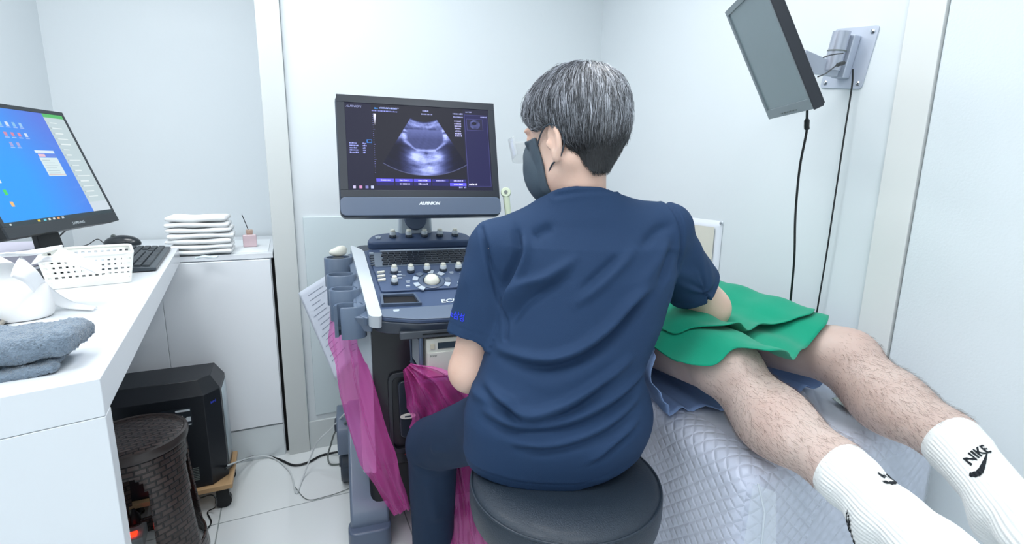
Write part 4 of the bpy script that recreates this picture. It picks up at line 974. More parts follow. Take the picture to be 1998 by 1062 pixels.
# ------------------------------------------------------------ pink plastic film
def film():
    m = mat('pink_film', 'E860BC', .25, coat=.3, spec=.6); nt, b = nodes(m)
    tr = nt.nodes.new('ShaderNodeBsdfTransparent'); tr.inputs[0].default_value = (.97, .50, .78, 1)
    mix = nt.nodes.new('ShaderNodeMixShader'); fr_ = nt.nodes.new('ShaderNodeLayerWeight'); fr_.inputs[0].default_value = .35
    mr = nt.nodes.new('ShaderNodeMapRange'); mr.inputs[3].default_value = .30; mr.inputs[4].default_value = .6
    nt.links.new(fr_.outputs['Facing'], mr.inputs[0]); nt.links.new(mr.outputs[0], mix.inputs[0]); nt.links.new(tr.outputs[0], mix.inputs[1]); nt.links.new(b.outputs[0], mix.inputs[2])
    nt.links.new(mix.outputs[0], nt.nodes['Material Output'].inputs[0]); return m
M_film = film()
def ribbon(centre_pts, widths, label, seed, name='plastic_film', amp=.012, nf=5, turn=0):
    C_ = smoothpath(centre_pts, 10); W_ = np.interp(np.linspace(0, 1, len(C_)), np.linspace(0, 1, len(widths)), widths); rg = random.Random(seed); ph = [rg.uniform(0, 6) for _ in range(6)]
    n = len(C_); V = []; M_ = 36
    for i in range(n):
        t = C_[min(i+1, n-1)]-C_[max(i-1, 0)]; t /= np.linalg.norm(t); s_ = np.cross(t, F); s_ /= np.linalg.norm(s_); nn = np.cross(s_, t)
        for k in range(M_+1):
            u = k/M_-.5; q = i/n
            d = amp*(math.sin(u*nf*6.28+ph[0]+2.5*math.sin(q*5+ph[1]))+.5*math.sin(u*nf*13+ph[2]+q*9)+.35*math.sin(q*38+u*9+ph[3]))
            V.append(C_[i]+s_*u*W_[i]*(1+.06*math.sin(q*25+ph[4]))+nn*(d-abs(u)*.03*0))
    Fs = [(i*(M_+1)+k, i*(M_+1)+k+1, (i+1)*(M_+1)+k+1, (i+1)*(M_+1)+k) for i in range(n-1) for k in range(M_)]
    o = obj(name, V, Fs, M_film, None, angle=0); tag(centre(o), label, 'plastic film'); return o
ribbon([at_t(662, 600, 1.50), at_t(672, 660, 1.48), at_t(690, 740, 1.47), at_t(722, 850, 1.45), at_t(752, 930, 1.44), at_t(785, 1000, 1.44)], [.05, .095, .10, .115, .09, .05], 'pink translucent plastic film hanging from the probe cups down the cart', 1, amp=.006, nf=2)
ribbon([at_t(795, 715, 1.42), at_t(840, 765, 1.42), at_t(870, 820, 1.43), at_t(885, 900, 1.46), at_t(900, 980, 1.46), at_t(905, 1062, 1.46), at_t(905, 1110, 1.46)], [.03, .17, .22, .17, .13, .17, .2], 'pink translucent plastic film bunched behind the seated person\'s shin', 2, amp=.012, nf=4)
ribbon([at_t(1235, 880, 1.45), at_t(1262, 920, 1.45), at_t(1280, 990, 1.5)], [.12, .16, .12], 'pink translucent plastic film showing in the gap between stool and bed', 5, amp=.012, nf=4)

# ------------------------------------------------------------ wall monitor on a swivel bracket
q = lambda px, py, s=.0: at_plane(px, py, COR-RN*s, RN)
pl = [q(1619, 62), q(1703, 55), q(1697, 165), q(1614, 173)]
pcn = sum(pl)/4; pcx = pl[1]-pl[0]; pw = np.linalg.norm(pcx); pcx = pcx/pw; pcy = np.cross(-RN, pcx)*1.0
pcy = (pl[0]-pl[3]); ph_ = np.linalg.norm(pcy); pcy = np.cross(RN, pcx); pcy *= np.sign(pcy[2]); 
BKM = basis(pcx, pcy, -RN, pcn)
br_ = thing('monitor_bracket', pcn-pcy*ph_/2, 'silver swivel bracket plate screwed to the right wall', 'bracket')
pts = rpoly([(-pw/2, -ph_/2), (pw/2, -ph_/2), (pw/2, ph_/2), (-pw/2, ph_/2)], .010, 4)
M_plate = mat('bracket_plate', 'C2CAD8', .35, .35)
MB().prism([(p[0], p[1], .0) for p in pts], (0, 0, .004)).xf(BKM).build('plate', M_plate, br_, bevel=.001)
for sx in (-1, 1):
    for sy in (-1, 1): MB().lathe([(.006, .004), (.006, .006), (.003, .008), (.0005, .008)], (sx*(pw/2-.013), sy*(ph_/2-.014), 0), 16).xf(BKM).build('screw', M_bolt, br_)
MB().box((-.016, -.052, .004), (.020, .055, .03)).xf(BKM).build('post', M_plate, br_, bevel=.003)
MB().cyl((0.0, -.035, .055), (0.0, .06, .055), .021, n=28).xf(BKM).build('swivel', mat('alu_satin', 'B8BECB', .3, .6), br_)
MB().cyl((0.0, .012, .055), (0.0, .015, .055), .0225, n=28).xf(BKM).build('swivel_ring', M_gcable, br_)
MB().hexa([tuple(BKM @ Vector(p)) for p in ((-.012, -.050, .04), (.012, -.050, .04), (.012, -.02, .04), (-.012, -.02, .04), (-.055, -.045, .13), (-.03, -.045, .13), (-.03, .01, .13), (-.055, .01, .13))]).build('arm', mat('alu_satin', 'B8BECB', .3, .6), br_, bevel=.002)
# the screen hangs on the bracket: far-bottom corner, near-bottom corner, far-top corner
fb = at_t(1503, 232, 1.31); nb2 = at_t(1592, 211, 1.06); ftp = at_t(1428, 24, 1.24)
e1 = nb2-fb; w1 = np.linalg.norm(e1); e1 /= w1; e2 = ftp-fb; e2 -= e1*e2.dot(e1); h1 = np.linalg.norm(e2); e2 /= h1; e3 = np.cross(e2, e1)
WM = basis(-e1, e2, e3, fb)   # x runs away from the camera (negative inside), z out of the screen
if np.linalg.det(np.array(WM)[:3, :3]) < 0: e3 = -e3; WM = basis(-e1, e2, e3, fb)
out = 1 if e3.dot(np.array([-1, -.2, 0])) > 0 else -1
wm = thing('wall_monitor', fb, 'grey-screened monitor tilted forward on the right wall bracket', 'monitor')
M_mg = mat('wall_monitor_grey', '7E8A90', .35, coat=.2); M_mk = mat('wall_monitor_back', '2B2F36', .5)
def wbox(x0, x1, y0, y1, z0, z1): return MB().box((-x1, y0, min(z0*out, z1*out)), (-x0, y1, max(z0*out, z1*out))).xf(WM)
h1 = .30
wbox(0, w1, 0, h1, -.022, -.008).build('housing', M_mk, wm, bevel=.004)
wbox(.03, w1-.03, .05, h1-.05, -.036, -.022).build('back_cover', M_mk, wm, bevel=.006)
for a_ in ((0, w1, 0, .026), (0, w1, h1-.014, h1), (0, .012, .026, h1-.014), (w1-.012, w1, .026, h1-.014)): pass
mb = MB()
for a_ in ((0, w1, 0, .024), (0, w1, h1-.014, h1), (0, .012, .024, h1-.014), (w1-.010, w1, .024, h1-.014)): b_ = wbox(*a_, -.008, .004); mb.add(b_.v, b_.f)
mb.build('bezel', M_mg, wm, bevel=.001)
wbox(.012, w1-.010, .024, h1-.014, -.006, .0005).build('screen', mat('screen_off_grey', '84949A', .22, spec=.6), wm)
wbox(w1-.002, w1+.003, -.002, h1, -.016, .0045).build('side_trim', M_mk, wm, bevel=.001)
mb = MB()
for k in range(6): b_ = wbox(.09+.016*k, .098+.016*k, .006, .009, .004, .0055); mb.add(b_.v, b_.f)
mb.build('button_row', M_gcable, wm)
# link between screen and bracket
bc_ = np.array(WM @ Vector((-w1*.5, h1*.5, -.034*out))); ba_ = np.array(BKM @ Vector((-.045, -.02, .12)))
MB().tube([ba_, bc_], .011, 12).build('swivel_arm', mat('alu_satin', 'B8BECB', .3, .6), br_)
sb = np.array(WM @ Vector((-w1+.03, .0, -.03*out)))
# cables
o = MB().tube(smoothpath([at_t(1607, 112, 1.12), at_t(1622, 107, 1.2), at_t(1645, 104, 1.24)], 6), .0016, 6).build('signal_wire', M_cable); tag(centre(o), 'short thin black wire from the wall monitor to its bracket, upper one', 'cable')
o = MB().tube(smoothpath([at_t(1596, 150, 1.10), at_t(1612, 143, 1.16), at_t(1632, 128, 1.22), at_t(1646, 123, 1.24)], 6), [.0016]*7+[.0016]*6+[.005]*6, 8).build('signal_wire', M_cable); tag(centre(o), 'black wire with plug from the wall monitor to its bracket, lower one', 'cable')
def wallpt(px, py, off): return at_plane(px, py, COR-RN*off, RN)
yv = lambda px, py, t: at_t(px, py, t)
pts = [yv(1575, 216, 1.13), yv(1574, 245, 1.16), yv(1573, 262, 1.17), yv(1560, 330, 1.22), yv(1552, 420, 1.27), yv(1550, 500, 1.30), yv(1545, 560, 1.34), yv(1541, 600, 1.36), yv(1537, 640, 1.40), yv(1536, 690, 1.41)]
P_ = smoothpath(pts, 8); r_ = [.0028]*len(P_)
for k in range(5, 14): r_[k] = .0058
o = MB().tube(P_, r_, 8).build('video_cable', M_cable); tag(centre(o), 'thick black video cable with ferrite lump hanging from the wall monitor', 'cable')
o = MB().tube(smoothpath([wallpt(1664, 135, .035), wallpt(1662, 170, .02), wallpt(1648, 260, .02), wallpt(1630, 380, .02), wallpt(1612, 500, .02), wallpt(1597, 590, .02), wallpt(1590, 640, .02), wallpt(1580, 760, .02), wallpt(1570, 900, .02)], 8), .0022, 8).build('power_cable', M_cable); tag(centre(o), 'thin black cable hanging straight down the wall below the bracket', 'cable')
# picture on the wall
pq = [wallpt(1300, 419, .003), wallpt(1411, 432, .003), wallpt(1399, 560, .003), wallpt(1290, 545, .003)]
def pquad(u, v_, off=0): return (pq[0]*(1-u)+pq[1]*u)*(1-v_)+(pq[3]*(1-u)+pq[2]*u)*v_-RN*off
ps_ = thing('wall_poster', (pq[3]+pq[2])/2, 'pinned paper poster with a photo of a hand beside the seated person\'s shoulder', 'poster')
MB().grid(lambda u, v_: tuple(pquad(u, v_, .004*math.sin(3.14*u)*v_)), 10, 10).build('paper', mat('poster_paper', 'E6EBF4', .6), ps_, solid=.0006)
def subq(u0, u1, v0, v1, off): return [tuple(pquad(u, v_, off)) for u, v_ in ((u0, v0), (u1, v0), (u1, v1), (u0, v1))]
MB().add(subq(.1, .90, .10, .66, .0068), [(0, 1, 2, 3)]).build('photo_print', mat('poster_cream', 'DAD8CC', .5, vary=.03), ps_, smooth=False)
hm = mat('poster_hand', 'B98476', .6, vary=.2, vscale=60); hm2 = mat('poster_hand_pale', 'D9C4BA', .6)
for k, (p0, p1, r0) in enumerate((((.62, .44), (.80, .58), .007), ((.58, .50), (.80, .62), .006), ((.60, .58), (.82, .66), .006))):
    MB().tube([pquad(*p0, .0075), pquad((p0[0]+p1[0])/2, (p0[1]+p1[1])/2-.015, .0078), pquad(*p1, .0075)], [r0, r0*.9, r0*.5], 8).xf(Matrix.Identity(4)).build('hand_print', hm if k != 1 else hm2, ps_)
MB().lathe([(.001, 0), (.006, 0), (.005, .004), (.001, .005)], tuple(pquad(.985, .03, .003)), 14, axis=tuple(-RN)).build('pin', M_bolt, ps_)

# ------------------------------------------------------------ exam bed
BZ0 = .66
bF = at_z(1470, 925, BZ0); bL = at_z(1262, 783, BZ0); bR = at_z(1915, 880, BZ0)
bdir = np.array([-.395, 1, 0]); bdir /= np.linalg.norm(bdir)         # towards the head end
bxr = np.array([bdir[1], -bdir[0], 0])                                # towards the wall
BW, BLn = .59, 1.55
BedM = basis(bxr, bdir, Z1, (bF[0], bF[1], 0))
bed = thing('exam_bed', (bF[0], bF[1], 0), 'exam bed with quilted pale cover and clear plastic sheet under the lying person', 'bed')
def quilt():
    m = mat('quilted_cover', 'E3E6F8', .5, sheen=.3, coat=.0); nt, b = nodes(m)
    uv = nt.nodes.new('ShaderNodeUVMap'); mp = nt.nodes.new('ShaderNodeMapping'); mp.inputs['Rotation'].default_value[2] = math.radians(45); mp.inputs['Scale'].default_value = (44, 44, 44)
    nt.links.new(uv.outputs[0], mp.inputs[0]); sp_ = nt.nodes.new('ShaderNodeSeparateXYZ'); nt.links.new(mp.outputs[0], sp_.inputs[0]); hs_ = []
    for k in (0, 1):
        fr_ = nt.nodes.new('ShaderNodeMath'); fr_.operation = 'PINGPONG'; fr_.inputs[1].default_value = .5; nt.links.new(sp_.outputs[k], fr_.inputs[0])
        pw_ = nt.nodes.new('ShaderNodeMath'); pw_.operation = 'SMOOTH_MIN'; pw_.inputs[1].default_value = .22; pw_.inputs[2].default_value = .15; nt.links.new(fr_.outputs[0], pw_.inputs[0]); hs_.append(pw_)
    mn_ = nt.nodes.new('ShaderNodeMath'); mn_.operation = 'MINIMUM'; nt.links.new(hs_[0].outputs[0], mn_.inputs[0]); nt.links.new(hs_[1].outputs[0], mn_.inputs[1])
    bp = nt.nodes.new('ShaderNodeBump'); bp.inputs['Strength'].default_value = .8; bp.inputs['Distance'].default_value = .018; nt.links.new(mn_.outputs[0], bp.inputs['Height'])
    nz_ = nt.nodes.new('ShaderNodeTexNoise'); nz_.inputs['Scale'].default_value = 14; tc = nt.nodes.new('ShaderNodeTexCoord'); nt.links.new(tc.outputs['Object'], nz_.inputs['Vector'])
    bp2 = nt.nodes.new('ShaderNodeBump'); bp2.inputs['Strength'].default_value = .5; bp2.inputs['Distance'].default_value = .02; nt.links.new(nz_.outputs['Fac'], bp2.inputs['Height']); nt.links.new(bp.outputs[0], bp2.inputs['Normal']); nt.links.new(bp2.outputs[0], b.inputs['Normal'])
    return m
# mattress with its cover falling down the sides: one draped surface following a rounded rectangle outwards and down
def bed_surface(drop, off, flare, seed, waves, nz=26, bottom=None):
    """rings: concentric rounded rectangles; the top from the centre outwards, then over the edge and down"""
    V = []; UV = []; NP = 220
    x0, x1, y0, y1 = 0, BW, 0, BLn
    prof = [(-.24, 0), (-.16, 0), (-.10, 0), (-.07, 0), (-.05, -.001), (-.035, -.004), (-.022, -.010), (-.012, -.019), (-.004, -.032), (0, -.048)]
    for k in range(1, nz+1): prof.append((flare*k/nz, -.048-(drop-.048)*k/nz))
    rg = random.Random(seed); ph = [rg.uniform(0, 6.28) for _ in range(6)]
    per = []
    r = .045
    def outline(e):
        X0, X1, Y0, Y1 = x0-e, x1+e, y0-e, y1+e; rr = max(.002, r+e); pts = []
        segs = [((X0+rr, Y0), (X1-rr, Y0)), ((X1, Y0+rr), (X1, Y1-rr)), ((X1-rr, Y1), (X0+rr, Y1)), ((X0, Y1-rr), (X0, Y0+rr))]
        cc_ = [(X1-rr, Y0+rr, -90), (X1-rr, Y1-rr, 0), (X0+rr, Y1-rr, 90), (X0+rr, Y0+rr, 180)]; ns = [30, 70, 30, 70]; na = 5
        for (a, b), (cx_, cy_, an), n_ in zip(segs, cc_, ns):
            for i in range(n_): t = i/n_; pts.append((a[0]+(b[0]-a[0])*t, a[1]+(b[1]-a[1])*t, 0))
            for i in range(na): t = math.radians(an+90*i/na); pts.append((cx_+rr*math.cos(t), cy_+rr*math.sin(t), 1))
        return pts
    L = 0; lp = None
    for j, (e, dz) in enumerate(prof):
        q = outline(e+off); nq = len(q)
        if lp: L += math.hypot(prof[j][0]-prof[j-1][0], prof[j][1]-prof[j-1][1])
        lp = True; s_ = 0
        for i, (x, y, cflag) in enumerate(q):
            if i: s_ += math.hypot(x-q[i-1][0], y-q[i-1][1])
            down = min(1, max(0, -dz/max(drop, .01))); wv = waves*(math.sin(x*23+y*17+ph[0])+.6*math.sin(x*41-y*37+ph[1]+dz*12))*(.25+down)
            cxn, cyn = (x-BW/2)/(BW/2), (y-BLn/2)/(BLn/2); mxn = max(abs(cxn), abs(cyn))
            nx_, ny_ = (math.copysign(1, cxn), 0) if abs(cxn) >= abs(cyn) else (0, math.copysign(1, cyn))
            z = BZ0+off+dz+(waves*.35*math.sin(x*19+ph[2]+y*5)*math.sin(y*15+ph[3]) if j < 8 else 0)
            V.append((x+nx_*wv*down, y+ny_*wv*down, z)); UV.append((s_, L))
    nq = len(outline(0)); Fs = [(j*nq+i, j*nq+(i+1) % nq, (j+1)*nq+(i+1) % nq, (j+1)*nq+i) for j in range(len(prof)-1) for i in range(nq)]
    Fs = [f_[::-1] for f_ in Fs]+[tuple(range(nq))]
    return V, Fs
V, Fs = bed_surface(.40, 0, .004, 3, .002)
mb = MB().add(V, Fs).xf(BedM)
cov = mb.build('quilted_cover', quilt(), bed, angle=60)
Bi = BedM.inverted(); bp0 = Vector(bed.location)
def quv(c, nn):
    l = Bi @ (c+bp0); ln = Bi.to_3x3() @ nn
    if abs(ln.z) > .6: return (l.x, l.y)
    return (l.x if abs(ln.y) > abs(ln.x) else l.y+3, l.z*1.0) if abs(ln.y) > abs(ln.x) else (l.z-BZ0 if l.x < BW/2 else l.z, l.y)
set_uv(cov, quv)
MB().box((.03, .03, .05), (BW-.03, BLn-.03, BZ0-.09)).xf(BedM).build('bed_body', mat('bed_skirt', 'D8DBE8', .6, vary=.03), bed, bevel=.01)
MB().box((.04, .04, BZ0-.10), (BW-.04, BLn-.04, BZ0-.02)).xf(BedM).build('mattress', mat('bed_vinyl', '6F9EA2', .4), bed, bevel=.02)
for x in (.06, BW-.06):
    for y in (.08, BLn-.08): MB().cyl((x, y, 0), (x, y, .06), .02).xf(BedM).build('foot', M_dark, bed)
def clear_film(name, fac, tint, rough):
    m = mat(name, 'E8EEF4', rough, spec=.6, coat=.3, bump=(26, .5, 2)); nt, b = nodes(m)
    tr = nt.nodes.new('ShaderNodeBsdfTransparent'); tr.inputs[0].default_value = tint; mix = nt.nodes.new('ShaderNodeMixShader')
    lw = nt.nodes.new('ShaderNodeLayerWeight'); lw.inputs[0].default_value = .3; mr = nt.nodes.new('ShaderNodeMapRange'); mr.inputs[3].default_value = fac; mr.inputs[4].default_value = .7
    nt.links.new(lw.outputs['Facing'], mr.inputs[0]); nt.links.new(mr.outputs[0], mix.inputs[0]); nt.links.new(tr.outputs[0], mix.inputs[1]); nt.links.new(b.outputs[0], mix.inputs[2]); nt.links.new(mix.outputs[0], nt.nodes['Material Output'].inputs[0]); return m
V, Fs = bed_surface(.55, .004, .008, 11, .004)
MB().add(V, Fs).xf(BedM).build('plastic_sheet', clear_film('clear_vinyl_sheet', .10, (.96, .975, .985, 1), .16), bed, angle=0)
# the tucked flap of the sheet at the foot corner
mb = MB()
fp = [(-.012, -.012, BZ0-.01), (.02, -.035, BZ0-.02), (.03, -.05, BZ0-.18), (.025, -.055, BZ0-.42), (-.02, -.035, BZ0-.42), (-.03, -.02, BZ0-.2)]
mb.add(fp, [(0, 1, 2, 5), (5, 2, 3, 4)]).xf(BedM).build('sheet_flap', clear_film('clear_vinyl_flap', .22, (.95, .97, .98, 1), .2), bed, angle=0)
mb = MB().tube([tuple(BedM @ Vector(p)) for p in ((-.004, -.016, BZ0-.01), (.004, -.03, BZ0-.06), (.006, -.034, BZ0-.25), (.002, -.036, BZ0-.45))], .0022, 6); mb.build('sheet_edge', mat('sheet_edge_clear', 'DDE6EE', .2, alpha=.55, coat=.5), bed)

# ------------------------------------------------------------ the lying person
# joints (world)
KN = np.array([.468, .985, .800]); SN = at_t(1635, 915, .855)    # near knee, near sock top
KF = np.array([.768, 1.06, .800]); SF = at_t(1850, 855, .915)
hipN = np.array([.335, 1.40, .775]); hipF = np.array([.575, 1.45, .775])
AN = at_t(1742, 1015, .725); TN = at_t(1900, 1085, .60)
AF = at_t(1975, 1000, .76); TF = at_t(2120, 1080, .62)
pel = (hipN+hipF)/2
spn = bdir*1.0
lp = thing('person', (pel[0], pel[1], BZ0), 'person lying on the exam bed, bare hairy shins, white socks, covered by a green drape', 'person')
up = Z1
headc = pel+bdir*.66+Z1*.02; headc[2] = BZ0+.115
shN = pel+bdir*.44-bxr*.17; shN[2] = BZ0+.10; shF = pel+bdir*.44+bxr*.15; shF[2] = BZ0+.10
elN = shN-bdir*.25-bxr*.06; elN[2] = BZ0+.055; elF = shF-bdir*.26+bxr*.02; elF[2] = BZ0+.055
wrN = elN-bdir*.18+bxr*.10; wrN[2] = BZ0+.19; wrF = elF-bdir*.2-bxr*.08; wrF[2] = BZ0+.19
def hand_sdf(P, wr, d, n, side, s=1.0, curl=.5):
    """palm, four fingers of different length and a thumb; d: pointing, n: back of hand, side: towards the thumb"""
    d = d/np.linalg.norm(d); n = n-d*n.dot(d); n /= np.linalg.norm(n); t_ = np.cross(n, d)*side
    pm_ = wr+d*.05*s
    f_ = ell(P, pm_, np.array([.050, .042, .016])*s, np.stack([d, t_, n]))
    f_ = smin(f_, cap(P, wr-d*.02, wr+d*.03*s, .026*s, .027*s), .02)
    for k, (o_, ln_) in enumerate(((.030, .070), (.010, .080), (-.010, .074), (-.029, .058))):
        b = wr+d*.085*s+t_*o_*s; m_ = b+(d*math.cos(curl*.6)-n*math.sin(curl*.6))*ln_*.5*s; e_ = m_+(d*math.cos(curl*1.6)-n*math.sin(curl*1.6))*ln_*.5*s
        f_ = smin(f_, np.minimum(cap(P, b-d*.02*s, m_, .0092*s, .0085*s), cap(P, m_, e_, .0085*s, .0072*s)), .007)
    b = wr+d*.03*s+t_*.032*s; m_ = b+(d*.7+t_*.6-n*.35)*.034*s; e_ = m_+(d*.85+t_*.2-n*.5)*.030*s
    return smin(f_, np.minimum(cap(P, b-t_*.01, m_, .0125*s, .010*s), cap(P, m_, e_, .010*s, .008*s)), .010)
def foot_sdf(P, an, toe, upv, s=1.0):
    d = toe-an; L_ = np.linalg.norm(d); d = d/L_; u_ = upv-d*upv.dot(d); u_ /= np.linalg.norm(u_)
    f_ = cap(P, an, an+d*L_*.45-u_*.012, .040*s, .036*s)
    f_ = smin(f_, ell(P, an+d*L_*.62-u_*.018, np.array([L_*.42, .043, .026])*s, np.stack([d, np.cross(u_, d), u_])), .03)
    f_ = smin(f_, ell(P, an-d*.028-u_*.030, np.array([.034, .030, .034])*s), .03); return f_
def leg_sdf(P, hip, kn, so, an, far):
    dirs = (an-kn)/np.linalg.norm(an-kn)
    tgap = kn+(hip-kn)*.0
    f_ = cap(P, hip, kn+(hip-kn)*.12, .088, .064)
    f_ = smin(f_, ell(P, kn+Z1*.010, (.056, .062, .052)), .05)
    f_ = smin(f_, ell(P, kn+Z1*.030+(kn-hip)*.02, (.030, .034, .030)), .03)
    c1 = kn+(so-kn)*.46-Z1*.014; f_ = smin(f_, cap(P, kn-Z1*.008, c1, .048, .056), .04)
    f_ = smin(f_, ell(P, c1-Z1*.012+np.array([-.008, 0, 0]), (.054, .105, .052)), .05)
    f_ = smin(f_, cap(P, c1, so, .052, .0455), .04)
    f_ = smin(f_, cap(P, so, an, .0445, .036), .03)
    return f_
def body2(P):
    d = leg_sdf(P, hipN, KN, SN, AN, 0); d = np.minimum(d, leg_sdf(P, hipF, KF, SF, AF, 1))
    d = np.minimum(d, foot_sdf(P, AN, TN, Z1)); d = np.minimum(d, foot_sdf(P, AF, TF, Z1))
    Mx = np.stack([bxr, bdir, Z1])
    d = smin(d, ell(P, pel+Z1*.01, (.165, .14, .095), Mx), .05)
    c_ = pel+bdir*.30; c_ = np.array([c_[0], c_[1], BZ0+.115]); d = smin(d, ell(P, c_, (.165, .29, .105), Mx), .07)
    d = smin(d, cap(P, shN, shF, .062), .05)
    for a, b, c__ in ((shN, elN, wrN), (shF, elF, wrF)): d = smin(d, cap(P, a, b, .048, .040), .03); d = smin(d, cap(P, b, c__, .038, .028), .02)
    d = smin(d, hand_sdf(P, wrN, bxr*.9-bdir*.4, Z1, -1, curl=.4), .01); d = smin(d, hand_sdf(P, wrF, -bxr*.9-bdir*.3, Z1, 1, curl=.4), .01)
    nk_ = (shN+shF)/2; d = smin(d, cap(P, nk_, headc-bdir*.02, .056, .052), .04)
    hd_ = ell(P, headc, (.076, .105, .092), Mx); hd_ = smin(hd_, ell(P, headc-bdir*.055+Z1*.01, (.055, .062, .065), Mx), .03)
    hd_ = smin(hd_, ell(P, headc-bdir*.03+Z1*.098, (.012, .022, .018), Mx), .012)
    for sx in (-1, 1):
        hd_ = smin(hd_, ell(P, headc+bxr*.076*sx-bdir*.01-Z1*.005, (.010, .030, .020), Mx), .008)
        hd_ = smax(hd_, -ell(P, headc+bxr*.030*sx-bdir*.0+Z1*.095, (.017, .011, .010), Mx), .012)
    for o_ in (-.006, .005): hd_ = smin(hd_, ell(P, headc-bdir*(.066+o_)+Z1*.079, (.022, .005, .008), Mx), .006)
    return smin(d, hd_, .03)
v, f = sdf_mesh(body2, (-.45, .35, .56), (1.25, 2.45, 1.02), .0055)
def skin_mat(name, c, c2):
    m = mat(name, c, .5, sss=.12, bump=(160, .25, 4)); nt, b = nodes(m)
    tc = nt.nodes.new('ShaderNodeTexCoord'); n1 = nt.nodes.new('ShaderNodeTexNoise'); n1.inputs['Scale'].default_value = 9; n1.inputs['Detail'].default_value = 6
    nt.links.new(tc.outputs['Object'], n1.inputs['Vector']); cr = nt.nodes.new('ShaderNodeValToRGB'); cr.color_ramp.elements[0].position = .35; cr.color_ramp.elements[1].position = .7
    cr.color_ramp.elements[0].color = lin(c2); cr.color_ramp.elements[1].color = lin(c); nt.links.new(n1.outputs['Fac'], cr.inputs[0]); nt.links.new(cr.outputs[0], b.inputs['Base Color']); return m
bodyo = obj('body', v, f, skin_mat('skin_leg', 'D2BFB6', 'C4ABA1'), lp, angle=0)
# leg hair: fine curved strands growing from shins and calves
rgn = np.random.RandomState(5); vn = vnormals(v, f)
def hairs(sel, count, length, rad, flow, m, name, parent, jitter=.5, lift=.35):
    idx = rgn.choice(np.where(sel)[0], count); V = []; Fs = []
    for i in idx:
        p = v[i]+rgn.normal(size=3)*.002; n_ = vn[i]; fl = flow-n_*flow.dot(n_); fl = fl/(np.linalg.norm(fl)+1e-9)+rgn.normal(size=3)*jitter*.5; L_ = length*rgn.uniform(.5, 1.2)
        dct = fl*(1-lift)+n_*lift; dct /= np.linalg.norm(dct); s_ = np.cross(dct, n_); s_ /= np.linalg.norm(s_)+1e-9; c = len(V); cv = rgn.normal()*.35
        for k in range(4):
            t = k/3; q_ = p+dct*L_*t+s_*L_*cv*t*t-n_*L_*.25*t*t-n_*.0008; r_ = rad*(1-.75*t)
            V += [q_+s_*r_, q_-s_*r_*.5+n_*r_*.87, q_-s_*r_*.5-n_*r_*.87]
        for k in range(3):
            for a in range(3): Fs.append((c+k*3+a, c+k*3+(a+1) % 3, c+k*3+3+(a+1) % 3, c+k*3+3+a))
    return obj(name, np.array(V), np.array(Fs), m, parent, smooth=False)
M_lh = mat('leg_hair_brown', '5E4A3E', .5)
def alongleg(K_, S_): ax = S_-K_; return ((v-K_)@ax)/(ax@ax), np.linalg.norm(v-K_-np.outer(((v-K_)@ax)/(ax@ax), ax), axis=1)
for K_, S_, nm, lab in ((KN, SN, 'leg_hair', 'short dark hair on the nearer shin'), (KF, SF, 'leg_hair', 'short dark hair on the shin by the wall')):
    a_, d_ = alongleg(K_, S_); h = hairs((a_ > -.08) & (a_ < 1.0) & (d_ < .09) & (vn[:, 2] > -.7) & (rgn.uniform(size=len(v)) < np.clip(a_*3+.3, .1, 1)), 4400, .013, .00016, (S_-K_)/np.linalg.norm(S_-K_), M_lh, nm, lp); h['label'] = lab
# socks: outer shell with vertical ribs
M_sock = mat('sock_white', 'F3F6F5', .85, bump=(900, .5), sheen=.3); M_ink = mat('sock_black_knit', '141B22', .8)
def sock(S_, A_, T_, K_, nm, lab):
    ax = (A_-S_)/np.linalg.norm(A_-S_); s_top = S_+ax*.0
    e = np.cross(ax, Z1); e /= np.linalg.norm(e); e2_ = np.cross(e, ax)
    def fs_(P):
        d = cap(P, S_-ax*.02, S_+ax*.03, .0505, .0495); d = smin(d, cap(P, S_, A_, .0495, .0415), .01); d = smin(d, foot_sdf(P, A_, T_, Z1)-.004, .02)
        q = P-S_.astype(np.float32); th = np.arctan2(q@e.astype(np.float32), q@e2_.astype(np.float32)); s = q@ax.astype(np.float32)
        amp = np.clip((s-.03)/.01, 0, 1)*np.clip((.40-s)/.05, 0, 1); d = d-.0009*amp*np.cos(th*44)
        d = smax(d, -s, .003)
        inner = cap(P, S_-ax*.05, S_+ax*.02, .0465, .0465); return smax(d, -inner, .002)
    lo = np.minimum(np.minimum(S_, A_), T_)-.09; hi = np.maximum(np.maximum(S_, A_), T_)+.09
    v_, f_ = sdf_mesh(fs_, lo, hi, .0022); o = obj('sock', v_, f_, M_sock, lp, angle=0, label=lab); return o, v_, f_, ax, e, e2_
sk1, v1, f1, ax1, ea1, eb1 = sock(SN, AN, TN, KN, 'n', 'white ribbed crew sock on the nearer foot'); sk2, v2, f2, ax2, ea2, eb2 = sock(SF, AF, TF, KF, 'f', 'white ribbed crew sock on the foot by the wall')
